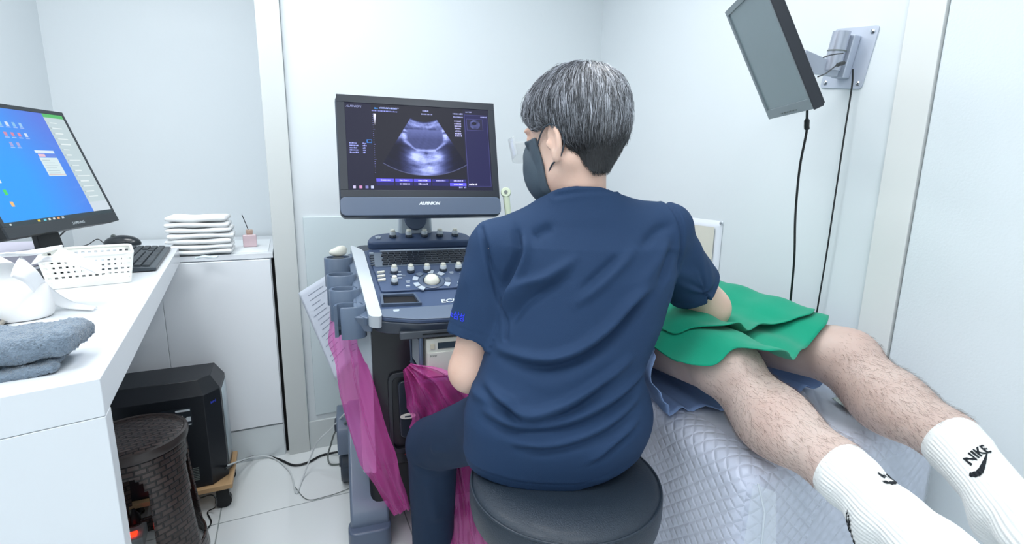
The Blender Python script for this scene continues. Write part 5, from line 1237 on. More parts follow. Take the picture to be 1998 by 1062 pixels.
# flat marks laid onto a sock by projecting along the ray of the surface normal
def text_poly(s, size, shear=.35):
    cu = bpy.data.curves.new('t', 'FONT'); cu.body = s; cu.size = size; cu.align_x = 'CENTER'; cu.shear = shear; cu.offset = size*.025; cu.resolution_u = 3; t = bpy.data.objects.new('t', cu); COL.objects.link(t); bpy.context.view_layer.update()
    me = bpy.data.meshes.new_from_object(t.evaluated_get(bpy.context.evaluated_depsgraph_get())); bm = bmesh.new(); bm.from_mesh(me)
    bmesh.ops.subdivide_edges(bm, edges=[e for e in bm.edges if e.calc_length() > size*.2], cuts=2); bmesh.ops.triangulate(bm, faces=bm.faces)
    r_ = [tuple(x.co) for x in bm.verts], [tuple(q.index for q in p.verts) for p in bm.faces]; bm.free(); bpy.data.objects.remove(t); return r_
def swoosh(L_):
    """tick: short hook at the left, long tapering sweep to the right"""
    lo = smoothpath([(*p, 0) for p in ((1.12, .44), (.66, .19), (.33, .04), (.15, .0), (.04, .05), (0, .16), (.03, .27))], 5)
    hi = smoothpath([(*p, 0) for p in ((1.12, .445), (.67, .28), (.40, .20), (.29, .18), (.21, .185), (.15, .22), (.11, .29))], 5); V = []; n = len(lo)
    for k in range(n):
        for q in range(5): V.append(tuple((lo[k]*(1-q/4)+hi[k]*q/4)*L_))
    return V, [(k*5+q, k*5+q+1, (k+1)*5+q+1, (k+1)*5+q) for k in range(n-1) for q in range(4)]
def decal(geo, target, org, xdir, ydir, m, name, parent, lift=.0014):
    bv = BVHTree.FromPolygons([Vector(p) for p in target[0]], [tuple(q) for q in target[1].tolist()]); z = np.cross(xdir, ydir); z /= np.linalg.norm(z); V = []; 
    for p in geo[0]:
        s_ = org+xdir*p[0]+ydir*p[1]; h = bv.ray_cast(Vector(s_+z*.05), Vector(-z), .2); V.append(np.array(h[0])+z*lift if h[0] is not None else None)
    Fs = [q for q in geo[1] if all(V[i] is not None for i in q) and max(np.linalg.norm(V[q[a]]-V[q[a-1]]) for a in range(3)) < .02]
    V = [x if x is not None else org for x in V]
    return obj(name, V, Fs, m, parent, smooth=False)
def place_logo(v_, f_, ax, ea, eb, S_, dist, ang, par, L_=.040):
    rad = math.cos(ang)*eb+math.sin(ang)*ea; org = S_+ax*dist+rad*.05; tang = np.cross(ax, rad); tang *= np.sign(tang.dot(ea))
    xd = -tang; yd = -ax
    if np.cross(xd, yd).dot(rad) < 0: xd = -xd
    decal(swoosh(L_), (v_, f_), org-xd*L_*.5-yd*L_*.35, xd, yd, M_ink, 'tick_mark', par); decal(text_poly('NIKE', L_*.46), (v_, f_), org+yd*L_*.25+xd*L_*.02, xd, yd, M_ink, 'lettering', par)
    return xd
LOGO = []
def put_logo(sockt, px, py, turn, L_=.040, roll=0):
    o_, v_, f_, ax, ea, eb, S_ = sockt
    bv = BVHTree.FromPolygons([Vector(p) for p in v_], [tuple(q) for q in f_.tolist()]); h = bv.ray_cast(Vector(CAM), Vector(ray(px, py)).normalized())
    if h[0] is None: print('logo miss', px, py); return
    p = np.array(h[0]); c = S_+ax*(p-S_).dot(ax); rad = p-c; rr = np.linalg.norm(rad); rad /= rr
    t_ = np.cross(ax, rad); t_ *= np.sign(t_.dot(R)); rad = rad*math.cos(turn)+t_*math.sin(turn); t_ = np.cross(ax, rad); t_ *= np.sign(t_.dot(R)) if abs(t_.dot(R)) > .2 else 1
    xd = t_; yd = -ax
    if np.cross(xd, yd).dot(rad) < 0: xd = -xd
    xd, yd = xd*math.cos(roll)+yd*math.sin(roll), yd*math.cos(roll)-xd*math.sin(roll)
    org = c+rad*rr
    decal(swoosh(L_*1.05), (v_, f_), org-xd*L_*.78-yd*L_*.38, xd, yd, M_ink, 'tick_mark', o_); decal(text_poly('NIKE', L_*.44), (v_, f_), org+yd*L_*.03+xd*L_*.0, xd, yd, M_ink, 'lettering', o_)
put_logo((sk2, v2, f2, ax2, ea2, eb2, SF), 1916, 893, 0, .050, math.radians(30))
put_logo((sk1, v1, f1, ax1, ea1, eb1, SN), 1712, 930, math.radians(32), .043, math.radians(20))
put_logo((sk1, v1, f1, ax1, ea1, eb1, SN), 1664, 982, math.radians(-52), .040, math.radians(-20))

def drop(d, r, sl=.72):
    k = .72; return np.where(d < k*r, r-np.sqrt(np.maximum(r*r-np.minimum(d, k*r)**2, 0)), r-math.sqrt(1-k*k)*r+(d-k*r)*sl)
def hgt(x, y):
    P = np.stack([x, y], -1).astype(float); o_ = np.full(len(P), BZ0+.014)
    for hp_, kn_, dd_ in ((hipN, KN, 0), (hipF, KF, 0), ((hipN+hipF)/2, (KN+KF)/2, .042)):
        a = (hp_-(kn_-hp_)*.6)[:2]; b = (kn_+(kn_-hp_)*.3)[:2]; ba = b-a; t = np.clip(((P-a)@ba)/(ba@ba), 0, 1); d = np.linalg.norm(P-a-t[:, None]*ba, axis=1)
        u_ = np.clip(((P-hp_[:2])@(kn_-hp_)[:2])/((kn_-hp_)[:2]@(kn_-hp_)[:2]), -.6, 1.3); zt = hp_[2]+(kn_[2]-hp_[2])*np.clip(u_, 0, 1.2)+.120-.048*np.clip(u_, 0, 1)
        rr_ = .118-.035*np.clip(u_, 0, 1); zt = zt-dd_; o_ = smax(o_, zt-drop(d, rr_), .07)
    return o_
# shorts: crumpled blue cloth, open legs
M_short = mat('blue_cloth', '8AA6D6', .7, bump=(60, .5), vary=.05)
def cuff(hip, kn, end, r0, r1, seed, name, lab):
    rg = np.random.RandomState(seed); N = 72; Mn_ = 26; V = []
    ax = kn-hip; ax /= np.linalg.norm(ax); e = np.cross(ax, Z1); e /= np.linalg.norm(e); e2_ = np.cross(e, ax); ph = rg.uniform(0, 6, 5)
    for j in range(Mn_+1):
        q = j/Mn_; c = hip+(kn-hip)*(q*end-.05); r_ = r0+(r1-r0)*q
        for i in range(N):
            t = 2*math.pi*i/N; w_ = 1+.05*q*(math.sin(5*t+ph[0])+.6*math.sin(9*t+ph[1]+q*4)+.4*math.sin(15*t+ph[2]))+.02*math.sin(q*22+t*3+ph[3])
            dn = math.sin(t); rx = r_*w_*(1+.22*q*max(0, -dn+.3)); p = c+e*math.cos(t)*rx+e2_*dn*r_*w_*(1 if dn > 0 else 1.35)+ax*(.02*q*math.sin(3*t+ph[4]) + (.03*q if dn < -.3 else 0))
            p[2] = max(p[2], BZ0+.007+.006*q*(1+math.sin(t*14+ph[1]))+.002*math.sin(i*1.9))
            V.append(p)
    V = np.array(V); V[:, 2] = np.minimum(V[:, 2], hgt(V[:, 0], V[:, 1])-.008)
    Fs = [(j*N+i, j*N+(i+1) % N, (j+1)*N+(i+1) % N, (j+1)*N+i) for j in range(Mn_) for i in range(N)]
    return obj(name, V, Fs, M_short, lp, solid=.0015, angle=50, label=lab)
cuff(hipN, KN, .80, .084, .118, 2, 'shorts_leg', 'crumpled blue cloth shorts around the nearer thigh')
cuff(hipF, KF, .74, .084, .113, 4, 'shorts_leg', 'crumpled blue cloth shorts around the thigh by the wall')
def wst(P):
    Mx = np.stack([bxr, bdir, Z1]); return smin(ell(P, pel+Z1*.012, (.165, .16, .074), Mx), np.minimum(cap(P, pel, hipN+(KN-hipN)*.15, .082), cap(P, pel, hipF+(KF-hipF)*.15, .082)), .04)
v_, f_ = sdf_mesh(lambda P: smax(wst(P), BZ0+.006-P[:, 2], .01), pel-np.array([.32, .32, .15]), pel+np.array([.32, .32, .16]), .008)
obj('shorts', v_, f_, M_short, lp, angle=0)
def shirt2(P):
    Mx = np.stack([bxr, bdir, Z1]); c_ = pel+bdir*.30; c_ = np.array([c_[0], c_[1], BZ0+.115]); d = ell(P, c_, (.178, .30, .117), Mx); d = smin(d, cap(P, shN, shF, .074), .05)
    for a, b in ((shN, elN), (shF, elF)): d = smin(d, cap(P, a, a+(b-a)*.7, .060, .064), .03)
    d = smax(d, BZ0+.008-P[:, 2], .01); q = P-np.array(pel, np.float32); return smax(d, q@bdir.astype(np.float32)-.505, .01)
c_ = pel+bdir*.3; v_, f_ = sdf_mesh(shirt2, c_-np.array([.42, .42, .25]), c_+np.array([.42, .42, .25]), .008); obj('shirt', v_, f_, mat('patient_shirt_grey', '8E959D', .8, bump=(90, .3)), lp, angle=0)
hcap = sdf_mesh(lambda P: smax(ell(P, headc+bdir*.014-Z1*.004, (.084, .108, .100), np.stack([bxr, bdir, Z1])), -((P-np.array(headc, np.float32))@bdir.astype(np.float32))+.012+ .35*(P[:, 2]-headc[2]).clip(0), .02), headc-.14, headc+.14, .006)
obj('hair', hcap[0], hcap[1], mat('hair_black', '1C1A1A', .6, bump=(300, 1)), lp, angle=0)
pil = sdf_mesh(lambda P: ell(P, headc+bdir*.02-Z1*.10, (.24, .16, .045), np.stack([bxr, bdir, Z1])), headc-.3, headc+.3, .012)
o = obj('pillow', np.maximum(pil[0], [-9, -9, BZ0+.006]), pil[1], mat('pillow_white', 'E3E8EE', .8), angle=0); tag(centre(o), 'pale pillow under the lying person\'s head at the far end of the bed', 'pillow')
# small white tissue under the far calf
tq = at_z(1665, 792, BZ0+.008); o = MB().grid(lambda u, v_: tuple(np.array([tq[0]+(u-.5)*.06, tq[1]+(v_-.5)*.07, BZ0+.010+.004*math.sin(9*u)*math.sin(7*v_)])), 14, 12).build('tissue_scrap', mat('tissue_green_white', 'DDEBE6', .8), solid=.0008, angle=0); tag(centre(o), 'small pale tissue lying on the bed between the two calves', 'tissue')

# green drape over the thighs: rests on the legs (height field), two layers
def hit(px, py, dz=0):
    d = ray(px, py); lo_ = .7
    ts = np.linspace(.7, 2.2, 600); P = CAM+ts[:, None]*d; g_ = P[:, 2]-(hgt(P[:, 0], P[:, 1])+dz); k = np.argmax(g_ < 0)
    if g_[k] >= 0: return None
    t0, t1 = ts[k-1], ts[k]; g0, g1 = g_[k-1], g_[k]; t = t0+(t1-t0)*g0/(g0-g1); return CAM+t*d
M_green = mat('surgical_green', '009272', .75, bump=(700, .25), sheen=.15, vary=.03, spec=.3)
def drape_layer(edge_px, dz, back, extraR, extraL, name, lift=None, sag=0):
    pts = [p for p in (hit(*q, dz) for q in edge_px) if p is not None]; pts = [np.array(p[:2]) for p in pts]
    pts = extraL+pts+extraR; E_ = smoothpath([(p[0], p[1], 0) for p in pts], 8); E_ = np.array(E_)[:, :2]
    for _ in range(40): E_[1:-1] = .25*E_[:-2]+.5*E_[1:-1]+.25*E_[2:]
    NV = 60; V = []; n = len(E_)
    for j in range(NV+1):
        q = j/NV
        P = E_+bdir[:2]*back*q; z = hgt(P[:, 0], P[:, 1])+dz
        w_ = .0022*np.sin(P[:, 0]*60+P[:, 1]*33)+.0028*np.sin(P[:, 0]*21-P[:, 1]*47+1.3)
        z = z+w_
        if lift is not None: z = z+lift(np.linspace(0, 1, n), q)
        V += [(P[i, 0], P[i, 1], z[i]) for i in range(n)]
    Fs = [(j*n+i, j*n+i+1, (j+1)*n+i+1, (j+1)*n+i) for j in range(NV) for i in range(n-1)]
    return MB().add(V, Fs).build(name, M_green, solid=.0022, offset=1, angle=0)
kf2 = KF[:2]; b2 = bxr[:2]; d2 = bdir[:2]
eA = [(1302, 702), (1345, 712), (1388, 714), (1408, 702), (1432, 677), (1456, 680), (1480, 687), (1505, 693), (1535, 689), (1562, 680), (1585, 664), (1603, 645), (1622, 627)]
dA = drape_layer(eA, .004, .52, [kf2+d2*.125+b2*.075, kf2+d2*.14+b2*.115], [np.array(at_z(1240, 700, .70)[:2])], 'surgical_drape', lift=lambda u, q: 0*u)
tag(dA, 'green surgical drape over the lying person\'s thighs, lower layer', 'drape'); centre(dA)
eB = [(1302, 662), (1333, 645), (1365, 638), (1396, 640), (1429, 648), (1469, 648), (1514, 638), (1560, 626), (1598, 616)]
dB = drape_layer(eB, .012, .42, [kf2+d2*.165+b2*.075, kf2+d2*.18+b2*.115], [np.array(at_z(1240, 690, .75)[:2])], 'surgical_drape', lift=lambda u, q: .016*np.exp(-((u-.56)/.16)**2)*(1-min(1, q*6))**2)
tag(dB, 'green surgical drape folded over the first, upper layer with lifted hem', 'drape'); centre(dB)

# ------------------------------------------------------------ round stool
SC = np.array([.118, .935, 0]); SZ = .588
so_ = thing('round_stool', SC, 'black padded round swivel stool under the seated person', 'stool')
M_lea = mat('black_leatherette', '27323E', .42, bump=(420, .55, 5), coat=.05)
MB().lathe([(.10, SZ-.085), (.185, SZ-.085), (.196, SZ-.075), (.2, SZ-.05), (.2, SZ-.022), (.1965, SZ-.012)], tuple(SC), 96).build('seat_side', M_lea, so_)
MB().lathe([(.001, SZ+.008), (.10, SZ+.007), (.15, SZ+.003), (.18, SZ-.003), (.192, SZ-.010), (.1955, SZ-.016), (.10, SZ-.03)], tuple(SC), 96).build('seat_top', M_lea, so_, angle=60)
V = [tuple(SC+np.array([.1965*math.cos(t), .1965*math.sin(t), SZ-.0125])) for t in np.linspace(0, 2*math.pi, 97)]; MB().tube(V, .0028, 8, caps=False).build('piping', M_lea, so_)
MB().lathe([(.03, SZ-.13), (.12, SZ-.10), (.12, SZ-.086), (.03, SZ-.086)], tuple(SC), 32).build('seat_plate', M_dark, so_)
MB().cyl(SC+Z1*.10, SC+Z1*(SZ-.12), .024).build('gas_column', M_chrome, so_)
for k in range(5):
    a_ = k*2*math.pi/5+.3; e_ = SC+np.array([math.cos(a_)*.24, math.sin(a_)*.24, .075]); l = MB().tube([SC+Z1*.10, e_], [.022, .014], 10).build('base_leg', M_chrome, so_)
    MB().cyl(e_-Z1*.045+np.array([-math.sin(a_), math.cos(a_), 0])*.015, e_-Z1*.045-np.array([-math.sin(a_), math.cos(a_), 0])*.015, .027).build('caster', M_blackp, l)

# ------------------------------------------------------------ the seated person
dr = thing('person', (.10, 1.0, .60), 'seated person seen from behind, grey hair, dark mask, navy scrubs, bare forearms', 'person')
HC = np.array([.120, 1.050, 1.285])            # head centre
yaw = math.radians(47); tilt = math.radians(-14)
hf = np.array([-math.sin(yaw)*math.cos(tilt), math.cos(yaw)*math.cos(tilt), math.sin(tilt)])
hl = np.array([-math.cos(yaw), -math.sin(yaw), 0]); hl = hl*math.cos(.05)+np.array([0, 0, -1])*math.sin(.05); hl -= hf*hl.dot(hf); hl /= np.linalg.norm(hl)
hu = np.cross(-hl, hf); HM = np.stack([hf, hl, hu])      # rows: forward, left, up
def hp3(f_, l_, u_): return HC+hf*f_+hl*l_+hu*u_
def head_sdf(P):
    d = ell(P, hp3(-.008, 0, .030), (.096, .077, .086), HM)
    d = smin(d, ell(P, hp3(.030, 0, -.040), (.066, .060, .078), HM), .03)
    d = smin(d, ell(P, hp3(.046, 0, -.078), (.040, .034, .026), HM), .03)            # chin
    d = smin(d, cap(P, hp3(-.02, .052, -.055), hp3(.045, .030, -.095), .024, .018), .03)
    d = smin(d, cap(P, hp3(-.02, -.052, -.055), hp3(.045, -.030, -.095), .024, .018), .03)
    d = smin(d, cap(P, hp3(.088, 0, .012), hp3(.112, 0, -.026), .009, .013), .014)   # nose
    for s_ in (1, -1):
        d = smax(d, -ell(P, hp3(.098, .032*s_, .012), (.014, .017, .011), HM), .014)
        d = smin(d, ell(P, hp3(.080, .032*s_, .010), (.013, .013, .012), HM), .006)
        d = smin(d, ell(P, hp3(.080, .032*s_, .029), (.010, .020, .006), HM), .012)
        # ear: rim, hollow and lobe
        c_ = hp3(-.014, .083*s_, -.018); em = np.stack([hf*.92-hl*.38*s_, hl*.92*s_+hf*.38, hu]); e_ = ell(P, c_, (.0205, .009, .034), em)
        e_ = smax(e_, -ell(P, c_+hl*s_*.0075+hf*.002+hu*.004, (.0125, .0065, .022), em), .005); e_ = smin(e_, ell(P, c_-hu*.030+hf*.004, (.010, .007, .012), em), .006); e_ = smin(e_, ell(P, c_+hf*.014-hu*.004, (.006, .007, .008), em), .005)
        d = smin(d, e_, .008)
    for o_, r_ in ((.0045, 1), (-.0055, 1.05)): d = smin(d, ell(P, hp3(.100, 0, -.056+o_), (.009, .022, .006), HM), .007)
    return d
NB = np.array([.143, 1.045, 1.13]); NT = hp3(-.016, .012, -.055)
# arms
shL = np.array([-.034, 1.045, 1.045]); elL = np.array([-.088, 1.035, .772]); wrL = np.array([.030, 1.255, .860])
shR = np.array([.323, 1.055, 1.075]); elR = np.array([.478, 1.158, .893]); wrR = np.array([.315, 1.345, .925])
hipl = np.array([.02, 1.02, .675]); hipr = np.array([.17, 1.02, .675]); knl = np.array([-.215, 1.265, .455]); knr = np.array([.135, 1.40, .52])
anl = np.array([-.225, 1.30, .10]); anr = np.array([.10, 1.33, .10])
RG = [(.55, .088, 1.0, .172, .125), (.62, .086, .99, .186, .135), (.70, .090, .988, .182, .132), (.80, .108, 1.0, .172, .125), (.90, .140, 1.012, .178, .120), (1.0, .162, 1.025, .182, .114), (1.06, .160, 1.035, .182, .104), (1.10, .158, 1.043, .155, .088), (1.135, .150, 1.046, .108, .076), (1.165, .145, 1.044, .076, .069), (1.22, .143, 1.046, .070, .064)]
def body_in(P):
    rg = [(z, x, y, a-.028, b-.028) for z, x, y, a, b in RG if z < 1.15]
    d = loft(P, rg, 0, 2.3)
    d = smin(d, cap(P, shL, np.array([.15, 1.045, 1.10]), .050, .050), .04); d = smin(d, cap(P, shR, np.array([.15, 1.045, 1.11]), .050, .050), .04)
    d = smin(d, cap(P, NB-Z1*.02, NT, .053, .052), .022)
    for sh_, el_, wr_ in ((shL, elL, wrL), (shR, elR, wrR)):
        d = smin(d, cap(P, sh_, el_, .044, .046), .03); d = smin(d, cap(P, el_, wr_, .0465, .027), .02)
        fd = wr_-el_; fd /= np.linalg.norm(fd); d = smin(d, ell(P, el_+fd*.055, (.041, .041, .062), np.stack([np.cross(fd, Z1)/np.linalg.norm(np.cross(fd, Z1)), np.cross(np.cross(fd, Z1)/np.linalg.norm(np.cross(fd, Z1)), fd), fd])), .02)
        ud = el_-sh_; ud /= np.linalg.norm(ud); d = smin(d, ell(P, el_-fd*.012+ud*.004, (.034, .034, .034)), .015)
    d = smin(d, hand_sdf(P, wrL, np.array([-.05, .95, .1]), np.array([0, -.1, 1.]), -1, curl=.45), .012)
    d = smin(d, hand_sdf(P, wrR, np.array([-.75, .55, -.45]), np.array([.1, .5, .9]), 1, curl=.8), .012)
    for h_, k_, a_ in ((hipl, knl, anl), (hipr, knr, anr)):
        d = smin(d, cap(P, h_, k_, .078, .056), .04); d = smin(d, cap(P, k_, a_, .054, .037), .02); d = smin(d, cap(P, a_, a_+np.array([0, .13, -.055]), .038, .030), .02)
    return smin(d, head_sdf(P), .018)
v, f = sdf_mesh(body_in, (-.42, .80, .0), (.62, 1.72, 1.44), .0042)
obj('body', v, f, skin_mat('skin_face', 'E8C9B8', 'DDB5A2'), dr, angle=0)

# shirt -------------------------------------------------------------
def scrub_mat(name, c):
    m = mat(name, c, .78, bump=(1100, .3), sheen=.0, vary=.05, vscale=3, spec=.3); return m
M_navy = scrub_mat('navy_scrub_top', '253D5E'); M_navy2 = scrub_mat('navy_scrub_trousers', '22344D')
hmL = shL+(elL-shL)*.80; hmR = shR+(elR-shR)*.80
def hemplane(P):  # lower hem: slightly higher on the right
    return (.592+.035*np.clip((P[:, 0]-.13)/.12, 0, 1))-P[:, 2]
def sleeve(P, sh_, el_, k, ra, rb):
    e_ = sh_+(el_-sh_)*k; d = cap(P, sh_, e_+(el_-sh_)*.1, ra, rb); ax = (el_-sh_)/np.linalg.norm(el_-sh_)
    cut = (P-e_.astype(np.float32))@ax.astype(np.float32); d = smax(d, cut, .004)
    inner = cap(P, sh_+(el_-sh_)*.45, e_+(el_-sh_)*.4, ra*.4, rb-.006); return smax(d, -inner, .003)
def shirt_sdf(P):
    d = loft(P, RG, 0, 2.3)
    d = smin(d, cap(P, np.array([.02, 1.045, 1.070]), np.array([.15, 1.045, 1.100]), .055, .062), .04)
    d = smin(d, cap(P, np.array([.33, 1.045, 1.095]), np.array([.15, 1.045, 1.105]), .050, .060), .04)
    d = smin(d, ell(P, (.115, .985, .70), (.19, .14, .12)), .05)
    d = smax(d, hemplane(P), .006)
    sl = sleeve(P, shL+np.array([.006, 0, -.004]), elL, .70, .069, .071); sr = sleeve(P, shR+np.array([-.004, 0, -.002]), elR, .68, .060, .065)
    d = smin(d, sl, .018); d = smin(d, sr, .018)
    # neck opening
    nd = cap(P, NB-Z1*.03, NT+Z1*.02, .050, .050); nd = smax(nd, 1.12-P[:, 2], .01); d = smax(d, -nd, .003); return smax(d, P[:, 2]-(1.176-.42*(P[:, 1]-.985)), .003)
v, f = sdf_mesh(shirt_sdf, (-.22, .80, .56), (.60, 1.26, 1.22), .0038)
vn = vnormals(v, f)
# folds: polylines read off the back, as curves in the x-z plane of the back
def bk(pts, t=.99): return [tuple(at_t(px, py, t)[[0, 2]]) for px, py in pts]
FOLDS = [([(985, 615), (1019, 562), (1070, 540), (1118, 506)], .0075, .010, 0), ([(992, 640), (1022, 596), (1062, 566), (1110, 535)], -.005, .010, 0),
 ([(975, 694), (1063, 698), (1124, 679), (1182, 638), (1226, 591), (1262, 562)], .010, .011, 0), ([(980, 708), (1063, 712), (1130, 694), (1192, 652), (1236, 606), (1270, 580)], -.007, .011, 0),
 ([(1120, 590), (1160, 560), (1199, 526), (1235, 490)], .005, .010, 0), ([(1135, 560), (1170, 530), (1205, 500)], -.003, .009, 0),
 ([(1021, 465), (1028, 499), (1009, 550), (987, 605)], .007, .009, 0), ([(1006, 450), (1012, 495), (996, 545), (983, 585)], -.006, .009, 0), ([(1043, 465), (1055, 455), (1080, 445)], -.004, .010, 0),
 ([(940, 470), (955, 520), (978, 580)], -.003, .008, 0),
 ([(950, 765), (985, 782), (1016, 800), (1056, 797), (1121, 770), (1186, 730), (1230, 700)], .008, .010, 0), ([(945, 782), (985, 798), (1016, 815), (1060, 811), (1125, 785), (1190, 745)], -.006, .009, 0),
 ([(947, 812), (1012, 820), (1103, 806), (1190, 776), (1262, 743)], .007, .010, 0), ([(947, 828), (1012, 836), (1103, 821), (1190, 791), (1258, 760)], -.005, .010, 0),
 ([(999, 855), (1077, 851), (1164, 825), (1251, 784)], .006, .010, 0), ([(1010, 868), (1077, 864), (1164, 838), (1245, 800)], -.004, .010, 0),
 ([(1147, 888), (1190, 854), (1243, 826)], .005, .009, 0), ([(1158, 896), (1200, 864), (1243, 840)], -.004, .008, 0), ([(890, 795), (950, 790), (1010, 778)], .004, .010, 0),
 ([(1030, 740), (1080, 745), (1130, 725), (1200, 680)], .003, .016, 0), ([(1240, 560), (1290, 510), (1315, 470)], .003, .012, 0), ([(1255, 480), (1290, 455), (1320, 445)], -.003, .010, 0), ([(1290, 560), (1310, 520), (1318, 490)], -.004, .010, 0)]
disp = np.zeros(len(v)); back = np.clip((1.045-v[:, 1])/.03, 0, 1)*np.clip((-vn[:, 1]+.1)/.5, 0, 1)
Pxz = v[:, [0, 2]]
for pts, amp, wid, _ in FOLDS:
    sm = smoothpath([(a, b, 0) for a, b in bk(pts, .95)], 4); d, t = seg_dist(Pxz, [s_[:2] for s_ in sm]); tap = np.clip(np.minimum(t, 1-t)*5, 0, 1)**.7
    disp += (1.9 if amp > 0 else 2.6)*amp*np.exp(-(d/wid)**2)*(.25+.75*tap)*np.clip(1-(d-.03)/.01, 0, 1)
disp *= back
disp += vnoise(v*np.array([1, 1, .6]), 40, 3)*.0012+vnoise(v, 16, 5)*.0020
# armhole seams: thin grooves where sleeve meets body
def seam(P, sh_, el_, off, rad):
    ax = (el_-sh_)/np.linalg.norm(el_-sh_); return ((P-sh_)@ax)-off
SEAMS = [[(938, 452), (948, 490), (958, 540), (972, 590), (986, 630), (988, 664)], [(1318, 400), (1332, 430), (1339, 475), (1338, 520), (1330, 555), (1312, 588)], [(1085, 384), (1120, 376), (1160, 373), (1200, 374)]]
for pts in SEAMS:
    sm = smoothpath([(a, b, 0) for a, b in bk(pts, .97)], 4); d, t = seg_dist(Pxz, [s_[:2] for s_ in sm]); bb = (v[:, 1] < 1.06)*(vn[:, 1] < .35)
    disp += (-.0050 if len(pts) > 4 else -.0018)*np.exp(-(d/.0036)**2)*bb+(0+.0016*np.exp(-((d-.009)/.005)**2))*bb
# sleeve and bottom hems: stitched bands
for sh_, el_, k in ((shL, elL, .70), (shR, elR, .68)):
    ax = (el_-sh_)/np.linalg.norm(el_-sh_); s_ = (v-(sh_+(el_-sh_)*k))@ax; q_ = v-sh_; rad = np.linalg.norm(q_-np.outer(q_@ax, ax), axis=1)
    disp -= .0010*np.exp(-((s_+.022)/.0018)**2)*(rad < .085)
    ang = np.arctan2(q_@np.cross(ax, [0, 1., 0]), q_@np.array([0, 1., 0])); disp += (.0035*np.sin(ang*5+s_*20)+.002*np.sin(ang*9+1))*np.clip((s_+.12)/.12, 0, 1)*(rad < .09)*(s_ < .01)*(np.abs(s_) < .16)
    disp += .004*np.exp(-((s_+.12)/.03)**2)*np.sin(ang*3+2)*(rad < .09)
disp -= .0010*np.exp(-((v[:, 2]-(.592+.035*np.clip((v[:, 0]-.13)/.12, 0, 1))-.022)/.0018)**2)
v = v+vn*disp[:, None]
sht = obj('scrub_top', v, f, M_navy, dr, angle=0, label='navy short-sleeved scrub top')
# collar band
nd = (NT-(NB-Z1*.03)); nd /= np.linalg.norm(nd)
def collar(P):
    q = (P-np.array(NB, np.float32)); a_ = smax(cap(P, NB-Z1*.05, NT+Z1*.03, .0705), -cap(P, NB-Z1*.06, NT+Z1*.04, .0655), .002)
    pl_ = q@np.array([-.12, .25, .96], np.float32); return smax(smax(a_, pl_-.036, .002), -(pl_)-.012, .002)
# neckline: facing band that lies on the shirt around the neck
bvS = BVHTree.FromPolygons([Vector(p) for p in v], [tuple(q) for q in f.tolist()])
# embroidery on the left sleeve (hangul)
def on_surface(px, py):
    h = bvS.ray_cast(Vector(CAM), Vector(ray(px, py)).normalized()); return (np.array(h[0]), np.array(h[1])) if h[0] is not None else (None, None)
p_, n_ = on_surface(893, 617)
if p_ is not None:
    if n_.dot(F) > 0: n_ = -n_
    n_ = n_-Z1*n_[2]*.5; n_ /= np.linalg.norm(n_)
    yd = Z1-n_*n_[2]; yd /= np.linalg.norm(yd); xd = np.cross(yd, n_); rt = math.radians(-4); xd, yd = xd*math.cos(rt)+yd*math.sin(rt), yd*math.cos(rt)-xd*math.sin(rt)
    decal(text_poly('비뇨삼성', .0185, 0), (v, f), p_-yd*.006-xd*.012, xd, yd, mat('embroidery_blue', '2C3CE0', .5, emit='1A22C0', estr=.0), 'embroidery', sht, .0008)
# trousers ------------------------------------------------------------
def trs(P):
    d = loft(P, [(.575, .085, 1.01, .165, .135), (.62, .085, 1.005, .178, .145), (.70, .085, 1.0, .168, .125), (.78, .09, 1.0, .15, .11)], 0, 2.3)
    d = smin(d, cap(P, hipl+np.array([-.01, 0, -.01]), knl, .088, .073), .04); d = smin(d, cap(P, hipr, knr, .092, .073), .04)
    for k_, a_ in ((knl, anl), (knr, anr)): d = smin(d, smax(cap(P, k_, a_+(a_-k_)*.1, .070, .060), (a_[2]-.03)-P[:, 2], .005), .02)
    return smax(d, .588-P[:, 2]-10*(((P[:, 0]-SC[0])**2+(P[:, 1]-SC[1])**2) > .205**2), .01)
v, f = sdf_mesh(trs, (-.36, .80, .03), (.32, 1.52, .82), .006); vn = vnormals(v, f)
dsp = vnoise(v, 30, 8)*.0025+vnoise(v*np.array([1, 1, .5]), 60, 9)*.0012
for pts, amp, wid in (([(-.20, 1.20, .53), (-.16, 1.17, .55), (-.10, 1.12, .60)], .006, .012), ([(-.24, 1.22, .46), (-.20, 1.20, .45), (-.16, 1.22, .46)], .006, .010), ([(-.25, 1.20, .42), (-.20, 1.19, .41)], -.005, .010), ([(-.12, 1.05, .70), (-.06, .95, .66), (.0, .90, .63)], .005, .014), ([(-.19, 1.12, .52), (-.11, 1.0, .58), (-.04, .93, .60)], .005, .012), ([(-.22, 1.20, .36), (-.20, 1.22, .25)], .004, .014)):
    d, t = seg_dist(v, pts); dsp += amp*np.exp(-(d/wid)**2)
v = v+vn*dsp[:, None]; obj('scrub_trousers', v, f, M_navy2, dr, angle=0)
# shoes
for a_ in (anl, anr):
    def shf(P, a_=a_): return smax(smin(cap(P, a_-Z1*.035, a_+np.array([0, .15, -.062]), .043, .036), ell(P, a_+np.array([0, -.02, -.06]), (.04, .05, .04)), .02), .002-P[:, 2], .004)
    v_, f_ = sdf_mesh(shf, a_-np.array([.09, .12, .11]), a_+np.array([.09, .25, .08]), .006); obj('shoe', v_, f_, mat('shoe_black', '1A1C20', .5), dr, angle=0)
